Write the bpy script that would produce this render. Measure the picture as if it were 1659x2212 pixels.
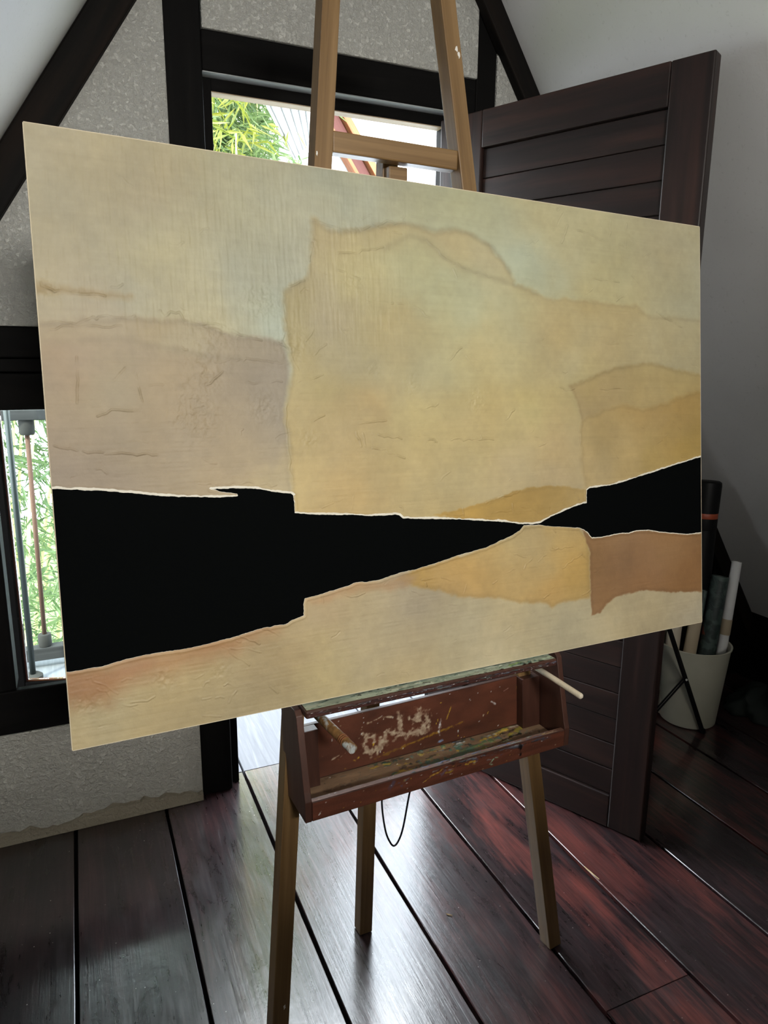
import bpy, bmesh, math, random
import numpy as np
from mathutils import Vector, Matrix, Quaternion

scene = bpy.context.scene
for o in list(bpy.data.objects):
    bpy.data.objects.remove(o, do_unlink=True)
COL = scene.collection

# ------------------------------------------------------------------ camera
PI = math.pi
F_PX, YAW, PITCH, ROLL = 1517.3, math.radians(23.645), math.radians(12.235), math.radians(0.4265)
CAM = Vector((0.0, 0.0, 1.4))
fwd = Vector((math.sin(YAW)*math.cos(PITCH), math.cos(YAW)*math.cos(PITCH), -math.sin(PITCH)))
rgt = Vector((math.cos(YAW), -math.sin(YAW), 0.0))
upv = rgt.cross(fwd)
r2 = rgt*math.cos(ROLL) + upv*math.sin(ROLL)
u2 = -rgt*math.sin(ROLL) + upv*math.cos(ROLL)
cd = bpy.data.cameras.new('camera')
cam = bpy.data.objects.new('camera', cd)
COL.objects.link(cam)
cam.matrix_world = Matrix(((r2.x, u2.x, -fwd.x, CAM.x), (r2.y, u2.y, -fwd.y, CAM.y), (r2.z, u2.z, -fwd.z, CAM.z), (0, 0, 0, 1)))
cd.sensor_fit = 'HORIZONTAL'
cd.sensor_width = 36.0
cd.lens = 36.0*F_PX/1659.0
cd.clip_start = 0.05
scene.camera = cam

# ------------------------------------------------------------------ world, sun, daylight, exposure
world = bpy.data.worlds.new('overcast_sky')
scene.world = world
world.use_nodes = True
bg = world.node_tree.nodes['Background']
bg.inputs['Color'].default_value = (0.89, 0.95, 1.0, 1)
bg.inputs['Strength'].default_value = 8.0

sd = bpy.data.lights.new('sun', 'SUN')
sd.energy = 7.0
sd.angle = math.radians(6)
sd.color = (1.0, 0.95, 0.82)
sun = bpy.data.objects.new('sun', sd)
COL.objects.link(sun)
sun.rotation_euler = Vector((0.55, 0.45, -0.70)).to_track_quat('-Z', 'Y').to_euler()

# roof: apex, slopes (x, z in the gable plane)
APEX = (0.7607, 3.267)
SL_R, SL_L = 1.516, 1.543
EAVE = 0.306
XR = APEX[0] + (APEX[1]-EAVE)/SL_R
XL = APEX[0] - (APEX[1]-EAVE)/SL_L
Y_BACK, Y_FRONT = 2.113, -3.2
def ceil_r(z): return APEX[0] + (APEX[1]-z)/SL_R
def ceil_l(z): return APEX[0] - (APEX[1]-z)/SL_L

# unseen lamp panel added on a stand above and behind the photographer, aimed at the canvas
LAMP_P = Vector((0.32, -1.55, 1.97))
LAMP_D = (Vector((0.62, 1.20, 1.30))-LAMP_P).normalized()
LAMP_X = LAMP_D.cross(Vector((0, 0, 1))).normalized()
LAMP_Y = LAMP_X.cross(LAMP_D)
LAMP_W, LAMP_H = 0.50, 0.30
ad = bpy.data.lights.new('added_panel_light', 'AREA')
ad.shape = 'RECTANGLE'
ad.size, ad.size_y = LAMP_W, LAMP_H
ad.spread = math.radians(125)
ad.energy = 20.5
ad.color = (1.0, 0.97, 0.90)
al = bpy.data.objects.new('added_panel_light', ad)
COL.objects.link(al)
az = -LAMP_D; ax = LAMP_X; ay = az.cross(ax)
al.matrix_world = Matrix(((ax.x, ay.x, az.x, LAMP_P.x), (ax.y, ay.y, az.y, LAMP_P.y), (ax.z, ay.z, az.z, LAMP_P.z), (0, 0, 0, 1)))

vs = scene.view_settings
vs.view_transform = 'Standard'
vs.look = 'None'
vs.exposure = 0.85
vs.gamma = 1.0
vs.use_curve_mapping = False

# ------------------------------------------------------------------ helpers
def lin(c):
    return tuple((x/255/12.92) if x/255 <= 0.04045 else ((x/255+0.055)/1.055)**2.4 for x in c)

def link(name, me, parent=None, loc=None):
    o = bpy.data.objects.new(name, me)
    COL.objects.link(o)
    if parent is not None:
        o.parent = parent
    if loc is not None:
        o.location = loc
    return o

def tag(o, label=None, cat=None, group=None, kind=None):
    if label: o['label'] = label
    if cat: o['category'] = cat
    if group: o['group'] = group
    if kind: o['kind'] = kind
    return o

def empty(name, loc=(0, 0, 0)):
    o = link(name, None)
    o.empty_display_size = 0.05
    o.location = loc
    return o

def pobj(name, verts, faces, mat, parent=None, smooth=False, bevel=0.0, seg=2):
    """Mesh from world coordinates; origin at its centre, parents are translation-only empties."""
    V = [Vector(v) for v in verts]
    c = sum(V, Vector())/len(V)
    bm = bmesh.new()
    bv = [bm.verts.new(v-c) for v in V]
    for f in faces:
        try: bm.faces.new([bv[i] for i in f])
        except ValueError: pass
    bmesh.ops.recalc_face_normals(bm, faces=bm.faces)
    if bevel > 0:
        bmesh.ops.bevel(bm, geom=list(bm.edges), offset=bevel, segments=seg, affect='EDGES', profile=0.5)
    me = bpy.data.meshes.new(name)
    bm.to_mesh(me); bm.free()
    if smooth:
        for p in me.polygons: p.use_smooth = True
    me.materials.append(mat)
    o = link(name, me, parent)
    o.location = c - off(parent)
    return o

def off(parent):
    v = Vector((0, 0, 0))
    while parent is not None:
        v += parent.location
        parent = parent.parent
    return v

BOXF = [(0, 1, 3, 2), (4, 6, 7, 5), (0, 4, 5, 1), (2, 3, 7, 6), (0, 2, 6, 4), (1, 5, 7, 3)]
def bar(name, p0, p1, wdir, w, d, mat, parent=None, bevel=0.002, anchor='center', seg=2):
    """Straight member with its own frame: local Z runs along the grain. wdir = width direction, depth = Z x W.
    anchor 'front': p0, p1 lie on the centre line of the face looking along -depth."""
    p0, p1 = Vector(p0), Vector(p1)
    zd = (p1-p0); L = zd.length; zd.normalize()
    wd = Vector(wdir); wd = (wd - zd*wd.dot(zd)).normalized()
    dd = zd.cross(wd)
    if dd.y < -1e-6: dd = -dd; wd = -wd
    c = (p0+p1)/2
    if anchor == 'front': c = c + dd*d/2
    bm = bmesh.new()
    vs_ = [bm.verts.new((x*w/2, y*d/2, z*L/2)) for x in (-1, 1) for y in (-1, 1) for z in (-1, 1)]
    for f in BOXF: bm.faces.new([vs_[i] for i in f])
    bmesh.ops.recalc_face_normals(bm, faces=bm.faces)
    if bevel > 0:
        bmesh.ops.bevel(bm, geom=list(bm.edges), offset=bevel, segments=seg, affect='EDGES', profile=0.5)
    me = bpy.data.meshes.new(name)
    bm.to_mesh(me); bm.free()
    me.materials.append(mat)
    o = link(name, me, parent)
    R = Matrix(((wd.x, dd.x, zd.x), (wd.y, dd.y, zd.y), (wd.z, dd.z, zd.z)))
    o.rotation_mode = 'QUATERNION'
    o.rotation_quaternion = R.to_quaternion()
    o.location = c - off(parent)
    return o

def abox(name, lo, hi, mat, parent=None, bevel=0.002, along=None):
    """Axis aligned box through bar(); grain along the longest side unless told."""
    lo, hi = Vector(lo), Vector(hi)
    s = hi-lo; c = (lo+hi)/2
    k = along if along is not None else max(range(3), key=lambda i: s[i])
    e = Vector((0, 0, 0)); e[k] = s[k]/2
    if k == 0: w, d, wd = s.z, s.y, (0, 0, 1)
    elif k == 1: w, d, wd = s.x, s.z, (1, 0, 0)
    else: w, d, wd = s.x, s.y, (1, 0, 0)
    return bar(name, c-e, c+e, wd, w, d, mat, parent, bevel)

def prism(name, poly, y0, y1, mat, parent=None, bevel=0.0):
    """Polygon in x,z extruded between y0 and y1."""
    n = len(poly)
    v = [(x, y0, z) for x, z in poly] + [(x, y1, z) for x, z in poly]
    f = [tuple(range(n)), tuple(range(2*n-1, n-1, -1))] + [(i, (i+1) % n, n+(i+1) % n, n+i) for i in range(n)]
    return pobj(name, v, f, mat, parent, bevel=bevel)

def tube(name, pts, r, mat, parent=None, seg=12, caps=True, radii=None):
    P = [Vector(p) for p in pts]
    n = len(P)
    V, Fc = [], []
    prev = None
    for i in range(n):
        t = (P[min(i+1, n-1)]-P[max(i-1, 0)]).normalized()
        if prev is None:
            a = Vector((0, 0, 1)) if abs(t.z) < 0.9 else Vector((1, 0, 0))
            a = (a-t*a.dot(t)).normalized()
        else:
            a = (prev-t*prev.dot(t)).normalized()
        prev = a
        b = t.cross(a)
        rr = radii[i] if radii else r
        for k in range(seg):
            th = 2*PI*k/seg
            V.append(P[i]+a*math.cos(th)*rr+b*math.sin(th)*rr)
    for i in range(n-1):
        for k in range(seg):
            Fc.append((i*seg+k, i*seg+(k+1) % seg, (i+1)*seg+(k+1) % seg, (i+1)*seg+k))
    if caps:
        Fc.append(tuple(range(seg))); Fc.append(tuple(range(n*seg-1, (n-1)*seg-1, -1)))
    o = pobj(name, V, Fc, mat, parent)
    for p in o.data.polygons:
        if len(p.vertices) == 4: p.use_smooth = True
    return o

def lathe(name, prof, base, mat, parent=None, seg=40, axis=(0, 0, 1)):
    zd = Vector(axis).normalized()
    a = Vector((1, 0, 0)); a = (a-zd*a.dot(zd)).normalized(); b = zd.cross(a)
    B = Vector(base); V, Fc = [], []
    for r, z in prof:
        for k in range(seg):
            th = 2*PI*k/seg
            V.append(B+zd*z+a*math.cos(th)*r+b*math.sin(th)*r)
    for i in range(len(prof)-1):
        for k in range(seg):
            Fc.append((i*seg+k, i*seg+(k+1) % seg, (i+1)*seg+(k+1) % seg, (i+1)*seg+k))
    Fc.append(tuple(range(seg))); Fc.append(tuple(range(len(prof)*seg-1, (len(prof)-1)*seg-1, -1)))
    o = pobj(name, V, Fc, mat, parent)
    for p in o.data.polygons:
        if len(p.vertices) == 4: p.use_smooth = True
    me = o.data
    try: me.set_sharp_from_angle(angle=math.radians(40))
    except Exception: pass
    return o

# ------------------------------------------------------------------ materials
class NT:
    def __init__(s, name):
        s.m = bpy.data.materials.new(name); s.m.use_nodes = True
        s.t = s.m.node_tree; s.t.nodes.clear()
        s.out = s.n('ShaderNodeOutputMaterial')
    def n(s, typ, **kw):
        nd = s.t.nodes.new(typ)
        for k, v in kw.items(): setattr(nd, k, v)
        return nd
    def l(s, a, b): s.t.links.new(a, b)
    def set(s, nd, **kw):
        for k, v in kw.items(): nd.inputs[k.replace('_', ' ')].default_value = v
        return nd
    def coord(s, kind='Object', scale=(1, 1, 1), rand=True):
        tc = s.n('ShaderNodeTexCoord'); mp = s.n('ShaderNodeMapping')
        src = tc.outputs[kind]
        if rand:
            oi = s.n('ShaderNodeObjectInfo'); va = s.n('ShaderNodeVectorMath', operation='ADD')
            mul = s.n('ShaderNodeMath', operation='MULTIPLY'); mul.inputs[1].default_value = 37.0
            s.l(oi.outputs['Random'], mul.inputs[0]); s.l(src, va.inputs[0]); s.l(mul.outputs[0], va.inputs[1]); src = va.outputs[0]
        s.l(src, mp.inputs['Vector']); mp.inputs['Scale'].default_value = scale
        return mp.outputs[0]
    def noise(s, vec, scale, detail=4, rough=0.55, dist=0.0):
        nd = s.n('ShaderNodeTexNoise'); s.l(vec, nd.inputs['Vector'])
        s.set(nd, Scale=scale, Detail=detail, Roughness=rough, Distortion=dist)
        return nd.outputs['Fac']
    def ramp(s, fac, stops, interp='LINEAR'):
        nd = s.n('ShaderNodeValToRGB'); cr = nd.color_ramp; cr.interpolation = interp
        while len(cr.elements) < len(stops): cr.elements.new(0.5)
        for e, (p, c) in zip(cr.elements, stops):
            e.position = p; e.color = (c[0], c[1], c[2], 1) if hasattr(c, '__len__') else (c, c, c, 1)
        s.l(fac, nd.inputs['Fac'])
        return nd.outputs['Color']
    def mix(s, fac, a, b, typ='MIX'):
        nd = s.n('ShaderNodeMix', data_type='RGBA', blend_type=typ)
        for i, v in ((0, fac), (6, a), (7, b)):
            if hasattr(v, 'is_output'): s.l(v, nd.inputs[i])
            elif i == 0: nd.inputs[0].default_value = v
            else: nd.inputs[i].default_value = (v[0], v[1], v[2], 1)
        return nd.outputs[2]
    def math(s, op, a, b=None, clamp=False):
        nd = s.n('ShaderNodeMath', operation=op, use_clamp=clamp)
        for i, v in enumerate((a, b)):
            if v is None: continue
            if hasattr(v, 'is_output'): s.l(v, nd.inputs[i])
            else: nd.inputs[i].default_value = v
        return nd.outputs[0]
    def bump(s, h, strength, dist=0.01):
        nd = s.n('ShaderNodeBump'); s.l(h, nd.inputs['Height'])
        s.set(nd, Strength=strength, Distance=dist)
        return nd.outputs['Normal']
    def pbr(s, col, rough=0.5, normal=None, spec=0.5, **kw):
        b = s.n('ShaderNodeBsdfPrincipled')
        if hasattr(col, 'is_output'): s.l(col, b.inputs['Base Color'])
        else: b.inputs['Base Color'].default_value = (col[0], col[1], col[2], 1)
        if hasattr(rough, 'is_output'): s.l(rough, b.inputs['Roughness'])
        else: b.inputs['Roughness'].default_value = rough
        b.inputs['Specular IOR Level'].default_value = spec
        if normal is not None: s.l(normal, b.inputs['Normal'])
        for k, v in kw.items(): b.inputs[k.replace('_', ' ')].default_value = v
        s.l(b.outputs[0], s.out.inputs['Surface'])
        return s.m

def wood(name, dark, mid, light, rough=0.45, across=60, along=3.0, bumpy=0.25, spec=0.5, stain=None, st0=0.60):
    t = NT(name)
    v = t.coord('Object', (across, across, along))
    f = t.noise(v, 1.0, 6, 0.6, 0.6)
    v2 = t.coord('Object', (9, 9, 1.6))
    g = t.noise(v2, 1.0, 3, 0.5)
    h = t.math('ADD', t.math('MULTIPLY', f, 0.6), t.math('MULTIPLY', g, 0.4))
    c = t.ramp(h, [(0.32, dark), (0.5, mid), (0.68, light)])
    if stain:
        s_ = t.noise(t.coord('Object', (25, 25, 14)), 1.0, 4, 0.6)
        c = t.mix(t.math('MULTIPLY', t.ramp(s_, [(st0, 0), (st0+0.06, 1)]), 0.85), c, stain)
    r = t.math('ADD', t.math('MULTIPLY', g, 0.3), rough-0.15)
    return t.pbr(c, r, t.bump(f, bumpy, 0.003), spec)

M = {}
M['black'] = wood('black_timber', (0.0020, 0.0018, 0.0018), (0.0034, 0.0031, 0.0031), (0.006, 0.0053, 0.005), 0.7, 40, 2.5, 0.3, 0.08)
M['rafter'] = wood('black_rafter', (0.003, 0.0026, 0.0022), (0.005, 0.0044, 0.004), (0.012, 0.008, 0.006), 0.7, 30, 2, 0.4, 0.1)
M['door'] = wood('dark_door_wood', (0.007, 0.005, 0.005), (0.015, 0.0088, 0.0080), (0.036, 0.016, 0.012), 0.42, 34, 2.0, 0.15, 0.3)
M['bare'] = wood('bare_wood', (0.22, 0.15, 0.09), (0.34, 0.25, 0.16), (0.45, 0.34, 0.23), 0.65)
M['pine'] = wood('varnished_pine', (0.10, 0.054, 0.019), (0.17, 0.098, 0.038), (0.24, 0.145, 0.062), 0.40, 70, 2.2, 0.12, 0.5)
M['traybrown'] = wood('brown_tray_wood', (0.034, 0.013, 0.0085), (0.055, 0.021, 0.0135), (0.078, 0.031, 0.020), 0.42, 55, 3, 0.2, 0.5, )
M['peg_old'] = wood('painted_peg', (0.09, 0.04, 0.012), (0.20, 0.10, 0.03), (0.28, 0.16, 0.06), 0.5, 90, 20, 0.3, 0.5, (0.5, 0.55, 0.55), 0.53)
M['peg_white'] = wood('white_peg', (0.55, 0.48, 0.36), (0.66, 0.58, 0.45), (0.70, 0.62, 0.5), 0.5, 90, 30, 0.2, 0.5, (0.04, 0.03, 0.025))
M['railing'] = wood('grey_rail', (0.012, 0.012, 0.012), (0.02, 0.02, 0.02), (0.032, 0.032, 0.032), 0.7, 60, 3, 0.2, 0.2)
M['redwood'] = wood('red_brown_rafter', (0.045, 0.014, 0.011), (0.06, 0.019, 0.015), (0.08, 0.027, 0.021), 0.6, 60, 3, 0.2, 0.2)
M['orange_wood'] = wood('orange_batten', (0.14, 0.05, 0.02), (0.19, 0.07, 0.03), (0.25, 0.10, 0.045), 0.6, 60, 3, 0.2, 0.2)

def plaster_mat(name, a, b, bumpy=1.0):
    t = NT(name)
    v = t.coord('Object', (1, 1, 1))
    f = t.noise(v, 90, 5, 0.65, 0.3)
    g = t.noise(v, 3.0, 3, 0.5)
    vo = t.n('ShaderNodeTexVoronoi'); t.l(v, vo.inputs['Vector']); vo.inputs['Scale'].default_value = 46
    k = t.noise(v, 26, 5, 0.7, 0.8)
    h = t.math('ADD', t.math('MULTIPLY', t.ramp(f, [(0.36, 0), (0.58, 1)]), 0.55), t.math('MULTIPLY', t.ramp(k, [(0.38, 0), (0.62, 1)]), 0.30))
    c = t.mix(t.ramp(g, [(0.35, 0), (0.7, 1)]), a, b)
    c = t.mix(t.math('MULTIPLY', t.ramp(f, [(0.25, 1), (0.4, 0)]), 0.35), c, (a[0]*0.5, a[1]*0.5, a[2]*0.48))
    return t.pbr(c, 0.9, t.bump(h, bumpy, 0.006), 0.2)
M['plaster'] = plaster_mat('rough_white_plaster', (0.46, 0.455, 0.43), (0.52, 0.515, 0.485))
M['shaded_plaster'] = plaster_mat('shade_toned_plaster', (0.37, 0.36, 0.325), (0.42, 0.41, 0.37))  # darker copy of the wall plaster, partly carrying the shade low on the wall
M['mortar'] = plaster_mat('broken_mortar', (0.26, 0.225, 0.17), (0.36, 0.32, 0.25), 1.0)
M['ceiling'] = plaster_mat('smooth_white_ceiling', (0.60, 0.60, 0.595), (0.64, 0.64, 0.635), 0.05)

def simple(name, col, rough=0.5, spec=0.5, bumpscale=0, bumpstr=0.2, **kw):
    t = NT(name)
    v = t.coord('Object')
    f = t.noise(v, 12, 3)
    c = t.mix(f, tuple(x*0.9 for x in col), tuple(min(1, x*1.1) for x in col))
    nrm = t.bump(t.noise(v, bumpscale, 4), bumpstr, 0.004) if bumpscale else None
    return t.pbr(c, rough, nrm, spec, **kw)
M['metal_black'] = simple('black_metal', (0.004, 0.004, 0.0045), 0.5, 0.2)
M['tube_black'] = simple('black_plastic', (0.004, 0.004, 0.0045), 0.5, 0.2)
M['orange'] = simple('orange_band', (0.30, 0.055, 0.02), 0.5)
M['bucket'] = simple('cream_plastic', (0.42, 0.41, 0.33), 0.45)
M['paper'] = simple('white_paper', (0.60, 0.60, 0.60), 0.75)
M['kraft'] = simple('kraft_card', (0.36, 0.29, 0.20), 0.85)
M['beige_paper'] = simple('beige_paper', (0.42, 0.37, 0.29), 0.85)
M['cord'] = simple('dark_cord', (0.006, 0.006, 0.008), 0.45)
M['darkgreen'] = simple('dark_green_cloth', (0.010, 0.016, 0.014), 0.7, 0.4, 18, 0.5)
M['rust'] = simple('rusty_iron', (0.062, 0.03, 0.019), 0.75, 0.3, 90, 0.4)
M['greypipe'] = simple('grey_collar', (0.022, 0.021, 0.019), 0.8, 0.2, 60, 0.3)
M['greenpost'] = simple('dark_green_steel', (0.006, 0.010, 0.0095), 0.45)
M['white_sheet'] = simple('white_corrugated', (0.24, 0.244, 0.25), 0.7, 0.2)
M['white_wall'] = simple('white_render', (0.60, 0.64, 0.69), 0.8)
M['ground'] = simple('garden_ground', (0.10, 0.14, 0.05), 0.95, 0.2, 4, 0.5)
M['cane'] = simple('bamboo_cane', (0.42, 0.42, 0.16), 0.5)
M['subfloor'] = simple('dark_subfloor', (0.004, 0.003, 0.003), 0.9, 0.1)
M['greystrip'] = simple('floor_lit_grey_strip', (0.30, 0.31, 0.32), 0.6)  # grey tone stands in for light thrown up by the floor
M['splinter'] = simple('pale_splinter', (0.55, 0.40, 0.22), 0.7)
M['paintwhite'] = simple('dried_white_paint', (0.66, 0.64, 0.60), 0.5)
M['knot'] = simple('dark_knot', (0.006, 0.004, 0.004), 0.3)

def floral():
    t = NT('dark_printed_wrapping_paper')
    v = t.coord('Object', (1, 1, 1))
    c = t.mix(t.ramp(t.noise(v, 22, 3, 0.5, 1.0), [(0.45, 0), (0.55, 1)]), (0.018, 0.028, 0.027), (0.05, 0.075, 0.066))
    c = t.mix(t.ramp(t.noise(v, 15, 2, 0.4, 0.5), [(0.66, 0), (0.69, 1)]), c, (0.20, 0.05, 0.03))
    return t.pbr(c, 0.55)
M['floral'] = floral()

def glass(name, tint):
    t = NT(name)
    tr = t.n('ShaderNodeBsdfTransparent'); tr.inputs[0].default_value = (*tint, 1)
    gl = t.n('ShaderNodeBsdfGlossy'); gl.inputs['Roughness'].default_value = 0.03
    fr = t.n('ShaderNodeFresnel'); fr.inputs['IOR'].default_value = 1.45
    mx = t.n('ShaderNodeMixShader'); t.l(fr.outputs[0], mx.inputs[0]); t.l(tr.outputs[0], mx.inputs[1]); t.l(gl.outputs[0], mx.inputs[2])
    t.l(mx.outputs[0], t.out.inputs['Surface'])
    return t.m
M['glass'] = glass('window_glass', (0.90, 0.955, 0.945))
M['clear'] = glass('roof_glass', (0.97, 0.98, 0.97))

def leaf_mat(name, a, b):
    t = NT(name)
    at = t.n('ShaderNodeAttribute'); at.attribute_name = 'shade'
    c = t.mix(at.outputs['Fac'], a, b)
    p = t.n('ShaderNodeBsdfPrincipled'); t.l(c, p.inputs['Base Color']); p.inputs['Roughness'].default_value = 0.45
    tl = t.n('ShaderNodeBsdfTranslucent'); t.l(c, tl.inputs['Color'])
    mx = t.n('ShaderNodeMixShader'); mx.inputs[0].default_value = 0.45
    t.l(p.outputs[0], mx.inputs[1]); t.l(tl.outputs[0], mx.inputs[2]); t.l(mx.outputs[0], t.out.inputs['Surface'])
    return t.m
M['leaf'] = leaf_mat('bamboo_leaf', (0.026, 0.062, 0.018), (0.115, 0.165, 0.058))
M['leaf_yellow'] = leaf_mat('sunlit_bamboo_leaf', (0.07, 0.11, 0.008), (0.17, 0.17, 0.012))  # yellow of sunlight put into the leaf colour
M['leaf_top'] = leaf_mat('upper_bamboo_leaf', (0.036, 0.085, 0.022), (0.15, 0.215, 0.075))

def floor_mat(name, deck=False):
    t = NT(name)
    oi = t.n('ShaderNodeObjectInfo')
    sep = t.n('ShaderNodeSeparateColor'); t.l(oi.outputs['Color'], sep.inputs[0])
    v = t.coord('Object', (70, 70, 4))
    f = t.noise(v, 1.0, 7, 0.65, 0.8)
    vw = t.coord('Object', (7, 7, 2.2))
    w = t.noise(vw, 1.0, 5, 0.6, 0.4)
    v3 = t.coord('Object', (1, 1, 1))
    if deck:
        c = t.ramp(f, [(0.3, (0.095, 0.10, 0.112)), (0.55, (0.12, 0.125, 0.14)), (0.7, (0.15, 0.155, 0.17))])
        return t.pbr(c, 0.6, t.bump(f, 0.2, 0.003), 0.25)
    base = t.ramp(f, [(0.30, (0.0075, 0.0046, 0.0052)), (0.5, (0.025, 0.0135, 0.0155)), (0.72, (0.056, 0.031, 0.035))])
    # worn-through red stain, amount per plank in the object colour's red channel
    wear = t.math('MULTIPLY', t.ramp(t.math('ADD', t.math('MULTIPLY', w, 0.75), t.math('MULTIPLY', f, 0.25)), [(0.48, 0), (0.66, 1)]), sep.outputs[0])
    c = t.mix(wear, base, t.mix(f, (0.115, 0.028, 0.025), (0.29, 0.078, 0.062)))
    c = t.mix(sep.outputs[2], c, t.mix(1.0, c, (0.28, 0.27, 0.27), 'MULTIPLY'))
    # greyish scuffed film
    sc = t.noise(t.coord('Object', (30, 30, 6)), 1.0, 6, 0.7, 1.2)
    c = t.mix(t.math('MULTIPLY', t.ramp(sc, [(0.52, 0), (0.72, 1)]), sep.outputs[1]), c, (0.045, 0.040, 0.046))
    # pale specks of dust and paint
    sp = t.n('ShaderNodeTexVoronoi'); t.l(v3, sp.inputs['Vector']); sp.inputs['Scale'].default_value = 42
    spn = t.noise(v3, 9, 2)
    spk = t.math('MULTIPLY', t.ramp(sp.outputs['Distance'], [(0.035, 1), (0.07, 0)]), t.ramp(spn, [(0.52, 0), (0.6, 1)]))
    c = t.mix(t.math('MULTIPLY', spk, 0.8), c, (0.42, 0.38, 0.36))
    r = t.ramp(t.math('ADD', t.math('MULTIPLY', sc, 0.6), t.math('MULTIPLY', w, 0.4)), [(0.3, 0.20), (0.7, 0.42)])
    fib = t.noise(t.coord('Object', (190, 190, 3)), 1.0, 4, 0.7, 0.3)
    hgt = t.math('ADD', t.math('ADD', t.math('MULTIPLY', f, 0.5), t.math('MULTIPLY', fib, 0.45)), t.math('MULTIPLY', t.noise(v3, 20, 5, 0.62), 1.0))
    m = t.pbr(c, r, t.bump(hgt, 0.18, 0.004), 0.4, Coat_Weight=1.0, Coat_IOR=1.75)
    b = [n for n in t.t.nodes if n.type == 'BSDF_PRINCIPLED'][0]
    t.l(t.ramp(t.math('ADD', t.math('MULTIPLY', fib, 0.5), t.math('MULTIPLY', sc, 0.5)), [(0.35, 0.08), (0.68, 0.24)]), b.inputs['Coat Roughness'])
    t.l(t.bump(hgt, 0.13, 0.003), b.inputs['Coat Normal'])
    return m
M['floor'] = floor_mat('dark_varnished_floorboards')
M['deck'] = floor_mat('weathered_deck', True)

def pigment_mat(name, rough=0.5, bumpy=0.15, spec=0.45):
    t = NT(name)
    at = t.n('ShaderNodeAttribute'); at.attribute_name = 'pigment'
    v = t.coord('Object', (1, 1, 1), rand=False)
    f = t.noise(v, 260, 3, 0.6)
    g = t.noise(v, 40, 4, 0.6)
    c = t.mix(t.math('MULTIPLY', g, 0.25), at.outputs['Color'], t.mix(1.0, at.outputs['Color'], (0.62, 0.60, 0.58), 'MULTIPLY'))
    return t.pbr(c, rough, t.bump(f, bumpy, 0.002), spec)
M['pigment'] = pigment_mat('dried_paint_film', 0.42, 0.3)

def canvas_mat():
    t = NT('oil_painting')
    at = t.n('ShaderNodeAttribute'); at.attribute_name = 'pigment'
    bk = t.n('ShaderNodeAttribute'); bk.attribute_name = 'black_distance'
    v = t.coord('Object', (1, 1, 1), rand=False)
    weave = t.noise(t.coord('Object', (900, 900, 300), rand=False), 1.0, 2, 0.5)
    br = t.noise(t.coord('Object', (12, 12, 220), rand=False), 1.0, 5, 0.6)
    jit = t.math('MULTIPLY', t.math('SUBTRACT', t.noise(v, 110, 3, 0.6), 0.5), 0.0022)
    d = t.math('ADD', bk.outputs['Fac'], jit)
    up = t.n('ShaderNodeAttribute'); up.attribute_name = 'bare_edge'
    wid = t.math('MULTIPLY', up.outputs['Fac'], 0.0042)
    inb = t.math('LESS_THAN', d, 0.0)
    edge = t.math('LESS_THAN', d, wid)
    c = t.mix(t.math('MULTIPLY', t.ramp(br, [(0.35, 1), (0.65, 0)]), 0.03), at.outputs['Color'], t.mix(1.0, at.outputs['Color'], (0.55, 0.52, 0.48), 'MULTIPLY'))
    c = t.mix(edge, c, (0.74, 0.70, 0.60))
    fl = t.noise(t.coord('Object', (45, 45, 420), rand=False), 1.0, 4, 0.7)
    patch = t.noise(v, 7, 2)
    flk = t.math('MULTIPLY', t.ramp(fl, [(0.70, 0), (0.74, 1)]), t.ramp(patch, [(0.5, 0), (0.62, 1)]))
    bl = t.mix(t.math('MULTIPLY', flk, 0.5), (0.0016, 0.0020, 0.0021), (0.07, 0.075, 0.075))
    c = t.mix(inb, c, bl)
    r = t.math('ADD', 0.56, t.math('MULTIPLY', inb, 0.24))
    h = t.math('ADD', t.math('MULTIPLY', weave, 0.7), t.math('MULTIPLY', br, 0.25))
    sp = t.math('SUBTRACT', 0.42, t.math('MULTIPLY', inb, 0.395))
    m = t.pbr(c, r, t.bump(h, 0.22, 0.0012), 0.4)
    b = [n for n in t.t.nodes if n.type == 'BSDF_PRINCIPLED'][0]
    t.l(sp, b.inputs['Specular IOR Level'])
    return m
M['canvas'] = canvas_mat()
M['canvas_side'] = simple('canvas_wrap', (0.58, 0.50, 0.36), 0.8, 0.3, 300, 0.2)

# ================================================================== THE SETTING
rng = random.Random(7)
Y_OUT = 2.20                                   # outer face of the gable wall

# ------------------------------------------------------------------ floor
floor = pobj('floor', [(x, y, z) for x in (XL+.0005, XR-.0005) for y in (Y_FRONT, 2.195) for z in (-0.09, -0.034)], BOXF, M['subfloor'])
tag(floor, 'dark glossy reddish-brown floorboards of the attic room', None, None, 'structure')

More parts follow.
